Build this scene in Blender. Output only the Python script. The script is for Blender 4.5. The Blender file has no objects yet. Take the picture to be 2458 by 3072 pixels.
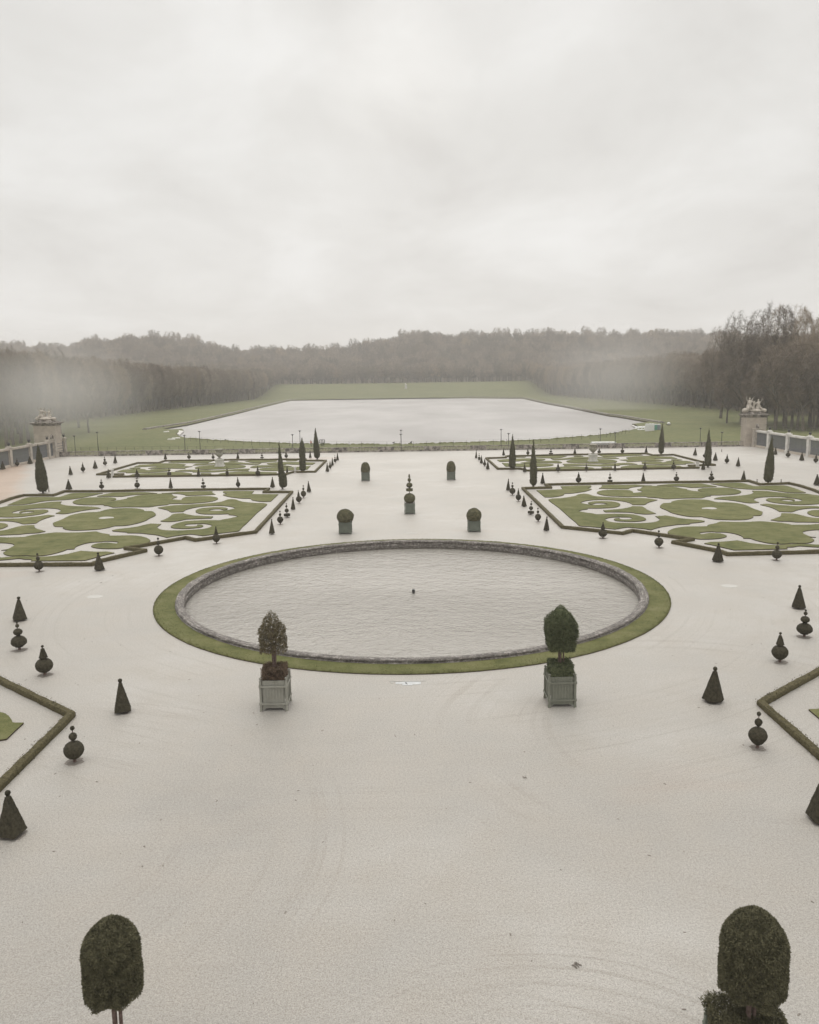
import bpy, bmesh, math, random
import numpy as np
from mathutils import Vector, Matrix, noise
from mathutils.geometry import tessellate_polygon
random.seed(7); rng = np.random.default_rng(7)
C = bpy.context.scene.collection
PI = math.pi
S = 16.0                                   # eye height above the gravel, metres
FPX, PIT, ROL, YAW = 2442.1, 0.1586006, -0.0147986, -0.0058028
CAM = np.array([-0.0276663*S, -3.9076265*S, S])
RING = 1.2201139*S                         # outer radius of the turf ring round the basin
# ---------------------------------------------------------------- camera
cp, sp, cy, sy = math.cos(PIT), math.sin(PIT), math.cos(YAW), math.sin(YAW)
Fv = np.array([-sy*cp, cy*cp, -sp]); R0 = np.array([cy, sy, 0.0]); U0 = np.cross(R0, Fv)
c_, s_ = math.cos(ROL), math.sin(ROL)
Rv = c_*R0+s_*U0; Uv = -s_*R0+c_*U0
cd = bpy.data.cameras.new('camera'); cam = bpy.data.objects.new('camera', cd); C.objects.link(cam)
cd.sensor_fit = 'HORIZONTAL'; cd.sensor_width = 36; cd.lens = 36*FPX/2458.0
cd.clip_start = 0.5; cd.clip_end = 9000
M4 = Matrix([[Rv[0], Uv[0], -Fv[0], CAM[0]], [Rv[1], Uv[1], -Fv[1], CAM[1]], [Rv[2], Uv[2], -Fv[2], CAM[2]], [0, 0, 0, 1]])
cam.matrix_world = M4
bpy.context.scene.camera = cam

def at(px, py, z=0.0):
    """the point at height z that the photograph shows at pixel (px, py)"""
    d = Fv*FPX+Rv*(px-1229)-Uv*(py-1536)
    t = (z-CAM[2])/d[2]
    return Vector((CAM[0]+t*d[0], CAM[1]+t*d[1], z))
def at_y(px, py, Y):
    d = Fv*FPX+Rv*(px-1229)-Uv*(py-1536)
    t = (Y-CAM[1])/d[1]
    return Vector((CAM[0]+t*d[0], Y, CAM[2]+t*d[2]))
def depth(v): return float(np.dot(np.array(v)-CAM, Fv))
def proj(v):
    w = np.array(v)-CAM; k = np.dot(w, Fv)
    return 1229+FPX*np.dot(w, Rv)/k, 1536-FPX*np.dot(w, Uv)/k
def height_to(base, top_y):
    lo, hi = 0.0, 60.0
    for _ in range(40):
        m = (lo+hi)/2
        if proj((base[0], base[1], base[2]+m))[1] > top_y: lo = m
        else: hi = m
    return lo
def wid(base, wpx): return wpx*depth(base)/FPX

# ---------------------------------------------------------------- object helpers
def link(name, me, mats=(), parent=None):
    o = bpy.data.objects.new(name, me); C.objects.link(o)
    if mats and not me.materials:
        for m in (mats if isinstance(mats, (list, tuple)) else [mats]): me.materials.append(m)
    if parent: o.parent = parent
    return o
def empty(name, loc, rz=0.0):
    o = bpy.data.objects.new(name, None); C.objects.link(o)
    o.location = loc; o.rotation_euler = (0, 0, rz); o.empty_display_size = 0.3
    return o
def tag(o, label=None, cat=None, group=None, kind=None):
    if label: o['label'] = label
    if cat: o['category'] = cat
    if group: o['group'] = group
    if kind: o['kind'] = kind
    return o
def kids(o): return KIDS.get(o.name, [])
def copy_tree(o, parent=None):
    c = o.copy(); C.objects.link(c); c.parent = parent
    for ch in list(o.children): copy_tree(ch, c)
    return c

class MB:
    """collects shapes into one mesh"""
    def __init__(s): s.v = []; s.f = []; s.m = []
    def add(s, vs, fs, mi=0):
        b = len(s.v); s.v += [tuple(v) for v in vs]; s.f += [tuple(b+i for i in f) for f in fs]; s.m += [mi]*len(fs)
    def box(s, cx, cy, cz, sx, sy, sz, rz=0, mi=0, top=1.0):
        v = []
        for k, z in enumerate((-.5, .5)):
            q = 1.0 if k == 0 else top
            for x, y in ((-.5, -.5), (.5, -.5), (.5, .5), (-.5, .5)):
                X, Y = x*sx*q, y*sy*q
                v.append((cx+X*math.cos(rz)-Y*math.sin(rz), cy+X*math.sin(rz)+Y*math.cos(rz), cz+z*sz))
        s.add(v, [(3, 2, 1, 0), (4, 5, 6, 7), (0, 1, 5, 4), (1, 2, 6, 5), (2, 3, 7, 6), (3, 0, 4, 7)], mi)
    def tube(s, p0, p1, r0, r1, n=6, mi=0, cap=True):
        p0 = Vector(p0); p1 = Vector(p1); d = (p1-p0)
        if d.length < 1e-6: return
        d.normalize(); a = d.orthogonal().normalized(); b = d.cross(a)
        v = []
        for p, r in ((p0, r0), (p1, r1)):
            for k in range(n):
                t = 2*PI*k/n; v.append(p+a*(r*math.cos(t))+b*(r*math.sin(t)))
        f = [(k, (k+1) % n, n+(k+1) % n, n+k) for k in range(n)]
        if cap: f += [tuple(range(n-1, -1, -1)), tuple(range(n, 2*n))]
        s.add(v, f, mi)
    def lathe(s, prof, n=24, cx=0, cy=0, cz=0, mi=0, jit=0.0, ph=0.0, close=True):
        v = []; f = []
        for (r, z) in prof:
            for k in range(n):
                t = 2*PI*k/n+ph; q = 1+jit*(random.random()-.5) if jit else 1
                v.append((cx+r*q*math.cos(t), cy+r*q*math.sin(t), cz+z+(jit*r*.5*(random.random()-.5) if jit else 0)))
        for i in range(len(prof)-1):
            for k in range(n):
                f.append((i*n+k, i*n+(k+1) % n, (i+1)*n+(k+1) % n, (i+1)*n+k))
        if close:
            f.append(tuple(range(n-1, -1, -1))); f.append(tuple((len(prof)-1)*n+k for k in range(n)))
        s.add(v, f, mi)
    def sphere(s, c, r, rz=None, n=14, m=8, mi=0, jit=0.0):
        rz = rz or r
        prof = [(max(.02*r, r*math.sin(PI*i/m)), -rz*math.cos(PI*i/m)) for i in range(m+1)]
        s.lathe(prof, n, c[0], c[1], c[2], mi, jit)
    def mesh(s, name, smooth=False):
        me = bpy.data.meshes.new(name); me.from_pydata(s.v, [], s.f)
        if any(s.m): me.polygons.foreach_set('material_index', s.m)
        if smooth: me.polygons.foreach_set('use_smooth', [True]*len(s.f))
        me.update(); return me
    def build(s, name, mats, parent=None, smooth=False):
        return link(name, s.mesh(name, smooth), mats, parent)

def fused(mb, voxel, name):
    """joins overlapping shapes of a figure into one continuous skin"""
    me = mb.mesh(name); o = bpy.data.objects.new('tmp', me); C.objects.link(o)
    m = o.modifiers.new('r', 'REMESH'); m.mode = 'VOXEL'; m.voxel_size = voxel; m.use_smooth_shade = True
    dg = bpy.context.evaluated_depsgraph_get(); dg.update()
    r = bpy.data.meshes.new_from_object(o.evaluated_get(dg)); r.name = name
    bpy.data.objects.remove(o)
    return r

def leaves(pts, nrm, size, aspect=.5, tilt=.9):
    """leaf-sized faces at pts (N,3) leaning off nrm; returns verts, quads as arrays"""
    n = len(pts)
    a = rng.normal(size=(n, 3)); a /= np.linalg.norm(a, axis=1)[:, None]
    u = nrm*(1-tilt)+a*tilt; u /= np.linalg.norm(u, axis=1)[:, None]
    w = np.cross(u, rng.normal(size=(n, 3))); w /= np.linalg.norm(w, axis=1)[:, None]
    sz = size*(.6+.8*rng.random(n))[:, None]
    p = pts
    v = np.stack([p-w*sz*aspect*.5, p+w*sz*aspect*.5, p+u*sz+w*sz*aspect*.15, p+u*sz-w*sz*aspect*.15], 1).reshape(-1, 3)
    f = np.arange(4*n).reshape(n, 4)
    return v, f
def mesh_np(name, V, Fq, smooth=False):
    me = bpy.data.meshes.new(name); n = len(V); k = Fq.shape[1]
    me.vertices.add(n); me.vertices.foreach_set('co', np.asarray(V, dtype=np.float32).ravel())
    me.loops.add(Fq.size); me.loops.foreach_set('vertex_index', Fq.astype(np.int32).ravel())
    me.polygons.add(len(Fq)); me.polygons.foreach_set('loop_start', np.arange(0, Fq.size, k, dtype=np.int32))
    me.polygons.foreach_set('loop_total', np.full(len(Fq), k, dtype=np.int32))
    me.update(calc_edges=True); return me
def append_leaves(mb, V, Fq, mi=0):
    b = len(mb.v); mb.v += [tuple(x) for x in V.tolist()]; mb.f += [tuple(b+i for i in f) for f in Fq.tolist()]; mb.m += [mi]*len(Fq)

# ---------------------------------------------------------------- materials
def mat(name): 
    m = bpy.data.materials.new(name); m.use_nodes = True
    nt = m.node_tree; return m, nt, nt.nodes['Principled BSDF']
def N(nt, t, **kw):
    n = nt.nodes.new(t)
    for k, v in kw.items():
        if k.startswith('i_'): n.inputs[k[2:].replace('_', ' ')].default_value = v
        else: setattr(n, k, v)
    return n
def ramp(nt, src, stops):
    r = nt.nodes.new('ShaderNodeValToRGB'); e = r.color_ramp.elements
    while len(e) < len(stops): e.new(.5)
    for el, (p, c) in zip(e, stops):
        el.position = p; el.color = (*c, 1) if len(c) == 3 else c
    nt.links.new(src, r.inputs[0]); return r.outputs[0]
def coords(nt, kind='Object', scale=(1, 1, 1)):
    tc = nt.nodes.new('ShaderNodeTexCoord'); mp = nt.nodes.new('ShaderNodeMapping')
    if kind == 'World':
        g = nt.nodes.new('ShaderNodeNewGeometry'); nt.links.new(g.outputs['Position'], mp.inputs[0])
    else: nt.links.new(tc.outputs[kind], mp.inputs[0])
    mp.inputs['Scale'].default_value = scale
    return mp.outputs[0]
def noise_n(nt, vec, scale, detail=4, rough=.55):
    n = N(nt, 'ShaderNodeTexNoise'); n.inputs['Scale'].default_value = scale
    n.inputs['Detail'].default_value = detail; n.inputs['Roughness'].default_value = rough
    nt.links.new(vec, n.inputs['Vector']); return n.outputs['Fac']
def mix(nt, fac, a, b, mode='MIX'):
    m = N(nt, 'ShaderNodeMix', data_type='RGBA', blend_type=mode)
    for s, v in ((m.inputs[0], fac), (m.inputs[6], a), (m.inputs[7], b)):
        if isinstance(v, (int, float)): s.default_value = v
        elif isinstance(v, tuple): s.default_value = (*v, 1)
        else: nt.links.new(v, s)
    return m.outputs[2]
def mth(nt, op, a, b=0.0, clamp=False):
    m = N(nt, 'ShaderNodeMath', operation=op); m.use_clamp = clamp
    for s, v in ((m.inputs[0], a), (m.inputs[1], b)):
        if isinstance(v, (int, float)): s.default_value = v
        else: nt.links.new(v, s)
    return m.outputs[0]
def bump(nt, b, h, dist=.02, strength=1.0):
    n = N(nt, 'ShaderNodeBump'); n.inputs['Distance'].default_value = dist; n.inputs['Strength'].default_value = strength
    nt.links.new(h, n.inputs['Height']); nt.links.new(n.outputs[0], b.inputs['Normal'])

def noisy(name, c0, c1, scale=3, rough=.9, bs=.01, bscale=None, kind='Object', rnd=0.0, detail=5, spec=.2, lo=.3, hi=.7, tint=None):
    m, nt, b = mat(name); v = coords(nt, kind)
    col = ramp(nt, noise_n(nt, v, scale, detail, .65), [(lo, c0), (hi, c1)])
    if rnd and tint:
        oj = N(nt, 'ShaderNodeObjectInfo'); col = mix(nt, ramp(nt, mth(nt, 'FRACT', mth(nt, 'MULTIPLY', oj.outputs['Random'], 7.3)), [(.80, (0, 0, 0)), (.97, (1, 1, 1))]), col, tint)
    if rnd:
        oi = N(nt, 'ShaderNodeObjectInfo')
        k = mth(nt, 'MULTIPLY_ADD', oi.outputs['Random'], rnd); nt.nodes[-1].inputs[2].default_value = 1-rnd/2
        hsv = N(nt, 'ShaderNodeHueSaturation'); nt.links.new(k, hsv.inputs['Value']); nt.links.new(col, hsv.inputs['Color']); col = hsv.outputs[0]
    nt.links.new(col, b.inputs['Base Color']); b.inputs['Roughness'].default_value = rough
    b.inputs['Specular IOR Level'].default_value = spec
    if bs: bump(nt, b, noise_n(nt, v, bscale or scale*6, 3, .7), bs)
    return m

def m_gravel():
    m, nt, b = mat('pale_gravel'); v = coords(nt, 'World'); L = nt.links
    big = noise_n(nt, v, .045, 4, .6); mid = noise_n(nt, v, .35, 5, .6)
    fine = noise_n(nt, v, 10, 4, .9); grit = noise_n(nt, v, 23, 3, .9)
    col = ramp(nt, big, [(.34, (.345, .326, .298)), (.5, (.41, .39, .36)), (.64, (.475, .457, .428))])
    col = mix(nt, ramp(nt, mid, [(.35, (0, 0, 0)), (.75, (1, 1, 1))]), col, (.395, .365, .325), 'MIX')
    col = mix(nt, .75, col, ramp(nt, fine, [(.30, (.62, .60, .575)), (.5, (1, 1, 1)), (.70, (1.25, 1.25, 1.25))]), 'MULTIPLY')
    col = mix(nt, .8, col, ramp(nt, grit, [(.32, (.46, .44, .41)), (.52, (1.0, 1.0, 1.0)), (.70, (1.42, 1.42, 1.42))]), 'MULTIPLY')
    # wheel marks: rings round the basin and turning circles in the foreground
    sx = N(nt, 'ShaderNodeSeparateXYZ'); L.new(v, sx.inputs[0])
    wob = mth(nt, 'MULTIPLY', noise_n(nt, v, .05, 2, .5), 2.2)
    patchy = ramp(nt, noise_n(nt, v, .09, 4, .65), [(.44, (0, 0, 0)), (.60, (1, 1, 1))])
    for (tx, ty, ra, rb, fr, dk) in ((0, 0, 20.5, 36, 2.6, .88), (3, -49, 4.5, 9.5, 3.4, .89), (-16, -36, 7, 15, 3.0, .91), (14, -27, 8, 16, 3.0, .90), (-4, -62, 12, 22, 2.8, .92)):
        dv = N(nt, 'ShaderNodeVectorMath', operation='DISTANCE'); L.new(v, dv.inputs[0]); dv.inputs[1].default_value = (tx, ty, 0)
        rr = mth(nt, 'ADD', dv.outputs['Value'], wob); cmb = N(nt, 'ShaderNodeCombineXYZ'); L.new(rr, cmb.inputs[0]); cmb.inputs[1].default_value = tx*.7
        ln = ramp(nt, noise_n(nt, cmb.outputs[0], fr, 3, .7), [(.52, (0, 0, 0)), (.60, (1, 1, 1))])
        mid_ = (ra+rb)/2; w_ = (rb-ra)/2
        g1 = mth(nt, 'SUBTRACT', 1.0, mth(nt, 'DIVIDE', mth(nt, 'ABSOLUTE', mth(nt, 'SUBTRACT', rr, mid_)), w_), True)
        g = mth(nt, 'MULTIPLY', mth(nt, 'MULTIPLY', ramp(nt, g1, [(0, (0, 0, 0)), (.25, (1, 1, 1))]), ln), patchy)
        col = mix(nt, g, col, mix(nt, 1.0, col, (dk, dk*.985, dk*.97), 'MULTIPLY'))
    v2 = coords(nt, 'World', (.25, 1.1, 1)); st = noise_n(nt, v2, .9, 6, .8)
    col = mix(nt, .5, col, ramp(nt, st, [(.3, (.94, .935, .925)), (.6, (1.03, 1.03, 1.03))]), 'MULTIPLY')
    # pink sand: the side walk behind the far hedges and scattered worn patches
    ax = mth(nt, 'MULTIPLY', sx.outputs[0], -1.0)
    edge = mth(nt, 'ADD', mth(nt, 'MULTIPLY', noise_n(nt, v, .12, 2, .5), 5.0), mth(nt, 'SUBTRACT', ax, mth(nt, 'MULTIPLY', mth(nt, 'SUBTRACT', sx.outputs[1], 61.0), .42)))
    side = mth(nt, 'MULTIPLY', ramp(nt, mth(nt, 'MULTIPLY', edge, .01), [(.605, (0, 0, 0)), (.635, (1, 1, 1))]),
               ramp(nt, mth(nt, 'MULTIPLY', sx.outputs[1], .01), [(.50, (0, 0, 0)), (.56, (1, 1, 1))]))
    patch = ramp(nt, noise_n(nt, coords(nt, 'World', (.35, 1, 1)), .06, 4, .6), [(.60, (0, 0, 0)), (.72, (.7, .7, .7))])
    pink = mth(nt, 'MAXIMUM', side, patch)
    col = mix(nt, pink, col, mix(nt, 1.0, col, (1.0, .81, .69), 'MULTIPLY'))
    L.new(col, b.inputs['Base Color']); b.inputs['Roughness'].default_value = .55
    b.inputs['Specular IOR Level'].default_value = .55
    bump(nt, b, mth(nt, 'ADD', fine, grit), .03, .8)
    return m
def m_grass(name, a, b_, c, fine=14, kind='World', litter=False):
    m, nt, b = mat(name); v = coords(nt, kind)
    n1 = noise_n(nt, v, .5, 6, .7); n2 = noise_n(nt, v, fine, 3, .8); n3 = noise_n(nt, v, .05, 3, .6)
    col = ramp(nt, n1, [(.3, a), (.5, b_), (.72, c)])
    col = mix(nt, .8, col, ramp(nt, n2, [(.25, (.42, .44, .38)), (.55, (1, 1, 1)), (.8, (1.4, 1.35, 1.25))]), 'MULTIPLY')
    col = mix(nt, .6, col, ramp(nt, n3, [(.3, (.70, .76, .66)), (.7, (1.14, 1.08, 1.1))]), 'MULTIPLY')
    if litter:            # brown leaf litter where the wood stands
        s = N(nt, 'ShaderNodeSeparateXYZ'); nt.links.new(v, s.inputs[0])
        wv = mth(nt, 'MULTIPLY', mth(nt, 'SUBTRACT', noise_n(nt, v, .06, 3, .6), .5), 18)
        a1 = mth(nt, 'ADD', mth(nt, 'ABSOLUTE', s.outputs[0]), wv); y1 = mth(nt, 'ADD', s.outputs[1], wv)
        f = mth(nt, 'MAXIMUM', ramp(nt, mth(nt, 'MULTIPLY', a1, .001), [(.168, (0, 0, 0)), (.182, (1, 1, 1))]), ramp(nt, mth(nt, 'MULTIPLY', y1, .0005), [(.534, (0, 0, 0)), (.545, (1, 1, 1))]))
        f = mth(nt, 'MULTIPLY', f, ramp(nt, mth(nt, 'MULTIPLY', y1, .001), [(.20, (0, 0, 0)), (.26, (1, 1, 1))]))
        col = mix(nt, f, col, mix(nt, ramp(nt, n1, [(.3, (0, 0, 0)), (.7, (1, 1, 1))]), (.12, .095, .07), (.22, .18, .13)))
    nt.links.new(col, b.inputs['Base Color']); b.inputs['Roughness'].default_value = .9; b.inputs['Specular IOR Level'].default_value = .15
    bump(nt, b, mth(nt, 'ADD', n2, n1), .05); return m
def m_water(name, base, sc, stretch, dist, rough=.12, rot=0.0, ior=1.38, wmap=(.25, 1, 1), wsc=.05, wlo=.45):
    m, nt, b = mat(name); v = coords(nt, 'World', stretch)
    for n in nt.nodes:
        if n.type == 'MAPPING': n.inputs['Rotation'].default_value = (0, 0, rot)
    h = mth(nt, 'ADD', noise_n(nt, v, sc, 4, .6), mth(nt, 'MULTIPLY', noise_n(nt, v, sc*.28, 3, .5), 1.5))
    wind = noise_n(nt, coords(nt, 'World', wmap), wsc, 4, .6)
    b.inputs['Base Color'].default_value = (*base, 1); b.inputs['IOR'].default_value = ior
    nt.links.new(ramp(nt, wind, [(.3, (rough*(.15+wlo),)*3), (.7, (rough*(2.25-wlo),)*3)]), b.inputs['Roughness'])
    gust = mth(nt, 'MULTIPLY', h, ramp(nt, wind, [(.3, (wlo,)*3), (.7, (1,)*3)]))
    bump(nt, b, gust, dist); return m

MT = {}
MT['gravel'] = m_gravel()
MT['grass'] = m_grass('mown_grass', (.098, .108, .040), (.155, .158, .064), (.215, .205, .105))
MT['lawn_edge'] = noisy('cut_turf_edge', (.05, .04, .028), (.085, .065, .045), 8, bs=0, kind='World')
MT['meadow'] = m_grass('meadow_grass', (.10, .115, .044), (.15, .158, .068), (.205, .198, .105), fine=2.5, litter=True)
MT['hedge'] = noisy('box_leaves', (.045, .039, .02), (.15, .128, .066), 9, bs=.03, kind='World', detail=6)
MT['yew'] = noisy('yew_leaves', (.026, .0235, .0155), (.080, .070, .046), 14, bs=.02, kind='Object', rnd=.35, detail=4)
MT['yew_big'] = noisy('yew_foliage', (.05, .048, .028), (.17, .158, .095), 5, bs=0, kind='Object', detail=6)
MT['yew_green'] = noisy('green_yew_foliage', (.045, .054, .028), (.15, .165, .09), 5, bs=0, kind='Object', detail=6)
MT['yew_brown'] = noisy('browned_yew_foliage', (.075, .066, .037), (.19, .155, .092), 4, bs=0, kind='Object', detail=6)
MT['russet'] = noisy('russet_hedge_leaves', (.085, .066, .045), (.22, .155, .11), 5, bs=0, kind='Object', detail=6)
MT['cypress'] = noisy('cypress_leaves', (.04, .04, .023), (.115, .108, .066), 5, bs=.03, kind='Object', rnd=.3, detail=6)
MT['bark'] = noisy('grey_brown_bark', (.075, .062, .05), (.18, .155, .125), 2, bs=.03, rnd=.3)
MT['twig'] = noisy('bare_twigs', (.14, .112, .085), (.32, .262, .205), .25, bs=0, rnd=.8, kind='Object', tint=(.25, .195, .13))
MT['pale_bark'] = noisy('pale_bark', (.14, .125, .095), (.27, .25, .20), 1.5, bs=.02)
MT['stem'] = noisy('reddish_stem', (.09, .06, .05), (.22, .16, .14), 12, bs=.005)
MT['soil'] = noisy('mulch', (.15, .132, .115), (.31, .28, .248), 9, bs=.01, kind='World')  # its darkness doubles as painted contact shade under the clipped yews
MT['stone'] = noisy('weathered_limestone', (.30, .27, .235), (.52, .47, .41), 1.2, bs=.01, detail=7)
MT['stone_warm'] = noisy('buff_limestone', (.40, .35, .30), (.56, .50, .43), .8, bs=.01, detail=7)
MT['stone_dark'] = noisy('blackened_limestone', (.10, .09, .08), (.42, .38, .34), 1.4, bs=.01, detail=8, lo=.38, hi=.62)
MT['stone_white'] = noisy('whitened_limestone', (.48, .46, .43), (.72, .70, .66), 1.2, bs=.005, detail=6)
MT['urn'] = noisy('green_stained_stone', (.17, .16, .13), (.42, .40, .34), 2.2, bs=.01, detail=6)
MT['tub'] = noisy('grey_green_paint', (.165, .17, .135), (.215, .22, .18), 2.5, rough=.6, bs=.002, spec=.3)
MT['tub_light'] = noisy('chalky_green_paint', (.24, .235, .20), (.33, .325, .285), 1.6, rough=.7, bs=.002, spec=.3)
MT['tub_green'] = noisy('sage_green_paint', (.135, .152, .122), (.185, .202, .168), 2.5, rough=.6, bs=.002, spec=.3)
MT['iron'] = noisy('dark_iron', (.025, .025, .026), (.06, .058, .056), 5, rough=.5, bs=0, spec=.4)
MT['iron_blue'] = noisy('blue_grey_iron', (.11, .115, .125), (.17, .175, .185), 5, rough=.5, bs=0, spec=.4)
MT['white'] = noisy('white_paint', (.66, .66, .65), (.80, .80, .79), 2, rough=.5, bs=0)
MT['green'] = noisy('green_plastic', (.10, .26, .20), (.14, .32, .25), 2, rough=.5, bs=0)
MT['grey'] = noisy('grey_plastic', (.20, .22, .25), (.28, .30, .33), 2, rough=.5, bs=0)
MT['glass'] = noisy('dark_window_glass', (.02, .022, .025), (.04, .043, .047), 2, rough=.08, bs=0, spec=.5)
MT['rubber'] = noisy('black_rubber', (.02, .02, .02), (.04, .04, .04), 5, bs=0)
MT['asphalt'] = noisy('asphalt', (.05, .05, .05), (.085, .083, .08), .8, bs=.01, kind='World')
MT['slab'] = noisy('pale_concrete_slab', (.44, .45, .45), (.60, .61, .61), 3, bs=.002)
MT['slab_line'] = noisy('white_stone_strip', (.44, .428, .40), (.53, .515, .488), 3, bs=.002)
MT['red'] = noisy('salmon_cloth', (.42, .16, .12), (.52, .22, .17), 9, bs=0)
MT['navy'] = noisy('dark_cloth', (.04, .045, .06), (.07, .075, .09), 9, bs=0)
MT['skin'] = noisy('skin', (.38, .24, .17), (.45, .30, .22), 9, bs=0)
MT['marble'] = noisy('pale_marble', (.55, .53, .50), (.72, .70, .67), 1.2, bs=.01)
MT['basin_water'] = m_water('basin_water', (.30, .28, .245), 3.8, (1, 1.3, 1), .21, .03, rot=.3, ior=1.9)
MT['lake_water'] = m_water('lake_water', (.15, .138, .132), 2.4, (.6, 1.1, 1), .08, .32, rot=.1, ior=1.36, wmap=(1, .35, 1), wsc=.02, wlo=.82)
HAZE, SUN, EXPO = 0.00034, 0.8, 0.27
# ================================================================ THE SETTING
PX, PY0, PY1 = 82.0, -150.0, 128.0          # the gravel parterre
RX, RY0, RY1 = 145.0, 128.0, 862.0          # the flat meadow round the lake
LOW = -2.0
def ss(a, b, x):
    t = min(1, max(0, (x-a)/(b-a))); return t*t*(3-2*t)
SKY = [(-600, 1050), (0, 1040), (235, 1046), (306, 1018), (385, 1022), (470, 1014), (570, 1018), (627, 1030), (712, 1047), (798, 1052), (926, 1055), (1026, 1048), (1083, 1034), (1183, 1010), (1282, 1004), (1368, 1007), (1496, 1001), (1640, 1001), (1795, 999), (1852, 1008), (1952, 1006), (2066, 1006), (2150, 1008), (2458, 1020), (3100, 1020)]
def ridge(x, Y):
    px = 1214+FPX*x/max(200, Y-CAM[1])*1.0
    for (a, ya), (b, yb) in zip(SKY, SKY[1:]):
        if a <= px <= b or b == 3100:
            t = min(1, max(0, (px-a)/(b-a))); py = ya+(yb-ya)*t; break
    hz = 1145-.0148*(px-1214)
    return 16+(hz-py)*(1500-CAM[1])/FPX-20
def ground_z(x, Y):
    ax = abs(x)
    z = LOW
    if ax > RX or Y > RY1:
        z += 1.2*ss(RX, 185, ax)*ss(60, 250, Y)+17*ss(RY1, 1090, Y)
        base = z
        up = ss(1130, 1500, Y)
        z = base+(ridge(x, Y)-base)*up
        z += min(40, max(0, ax-330)*.10)*ss(150, 500, Y)*(1-up)
        if Y > 900 or ax > 300: z += 3.5*noise.noise(Vector((x*.006, Y*.006, 3)))*ss(1130, 1300, Y)
    return z
def terrain():
    xs = sorted(set([-2500, -2000, -1600, -1300, 2500, 2000, 1600, 1300]+[float(v) for v in range(-1100, 1101, 20) if abs(abs(v)-RX) > 6 and abs(abs(v)-PX) > 6]+[-RX, RX, -PX, PX]))
    ys = sorted(set([-600, -400, -250, PY0, -80, 0, 60, PY1, 160, 200]+[float(v) for v in range(240, 1700, 20) if abs(v-RY1) > 6]+[RY1, 1750, 1900, 2200, 2600]))
    v = []; idx = {}
    for j, y in enumerate(ys):
        for i, x in enumerate(xs):
            idx[i, j] = len(v); v.append((x, y, ground_z(x, y)))
    f = []
    for j in range(len(ys)-1):
        for i in range(len(xs)-1):
            cx, cyy = (xs[i]+xs[i+1])/2, (ys[j]+ys[j+1])/2
            if abs(cx) < PX and PY0 < cyy < PY1: continue
            if abs(cx) < RX and RY0 < cyy < RY1: continue
            f.append((idx[i, j], idx[i+1, j], idx[i+1, j+1], idx[i, j+1]))
    me = bpy.data.meshes.new('meadow'); me.from_pydata(v, [], f); me.polygons.foreach_set('use_smooth', [True]*len(f)); me.update()
    return link('meadow', me, MT['meadow'])
tag(terrain(), kind='structure')

def filled(outer, inners, z, name, mats, grid=None):
    bm = bmesh.new(); es = []
    for loop in [outer]+inners:
        vs = [bm.verts.new((p[0], p[1], z)) for p in loop]
        es += [bm.edges.new((vs[i], vs[(i+1) % len(vs)])) for i in range(len(vs))]
    bmesh.ops.triangle_fill(bm, use_beauty=True, use_dissolve=False, edges=es)
    bmesh.ops.recalc_face_normals(bm, faces=bm.faces)
    if sum(f.normal.z for f in bm.faces) < 0: bmesh.ops.reverse_faces(bm, faces=bm.faces)
    me = bpy.data.meshes.new(name); bm.to_mesh(me); bm.free()
    return link(name, me, mats)

# ---- lake: waterline traced, counter-clockwise from the left corner
WZ = -2.55
lake_px = [(489, 1289.5), (512, 1292), (530, 1291), (546, 1290), (551, 1294), (536, 1300), (528, 1306), (537, 1312), (552, 1316.5), (575, 1320), (599, 1322.5), (649, 1326), (700, 1329), (780, 1333), (880, 1336.5), (1000, 1338.5), (1200, 1338), (1400, 1333), (1520, 1329.5), (1623, 1325), (1719, 1317), (1820, 1308.5), (1888, 1296), (1909, 1290), (1916, 1284), (1908, 1278), (1897, 1275.5), (1925, 1272), (1948, 1269), (1936, 1267), (1850, 1252), (1830, 1250), (1700, 1223.5), (1640, 1212.5), (1569, 1196), (1400, 1194.5), (1238, 1194.5), (1050, 1197.5), (873, 1202), (800, 1219.5), (700, 1245), (566, 1276.5)]
lake = [at(x, y, WZ) for x, y in lake_px]
LK = [(p.x, p.y) for p in lake]
tag(filled([(-RX, RY0), (RX, RY0), (RX, RY1), (-RX, RY1)], [LK], LOW, 'lawn_round_lake', MT['meadow']), kind='structure')
# bank from the meadow down to the lake bed
mb = MB(); n = len(LK)
for i in range(n):
    a, b = LK[i], LK[(i+1) % n]
    mb.add([(a[0], a[1], LOW), (b[0], b[1], LOW), (b[0], b[1], -4), (a[0], a[1], -4)], [(0, 1, 2, 3)])
tag(mb.build('lake_bank', MT['lawn_edge']), kind='structure')
grow = Vector((0, (lake[16].y+lake[36].y)/2, 0))
w = filled([(p[0], p[1]) for p in LK], [], WZ, 'lake_water', MT['lake_water']); tag(w, kind='structure')

def strip(mb, pts, w, h, z0, closed=False, mi=0, step=None):
    """a bar of square section swept along a line on the ground"""
    P = [Vector((p[0], p[1], 0)) for p in pts]
    if step:
        Q = []
        for a, b in zip(P, P[1:]+([P[0]] if closed else [])):
            k = max(1, int((b-a).length/step)); Q += [a+(b-a)*(i/k) for i in range(k)]
        if not closed: Q.append(P[-1])
        P = Q
    n = len(P); L = []
    for i, p in enumerate(P):
        a = P[i-1] if (i > 0 or closed) else None; b = P[(i+1) % n] if (i < n-1 or closed) else None
        d1 = (p-a).normalized() if a is not None else None; d2 = (b-p).normalized() if b is not None else None
        if d1 is None: d1 = d2
        if d2 is None: d2 = d1
        n1 = Vector((-d1.y, d1.x, 0)); n2 = Vector((-d2.y, d2.x, 0)); m = (n1+n2)
        m = m.normalized() if m.length > 1e-3 else n1
        L.append((p, m/max(.35, m.dot(n1))))
    return L
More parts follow.
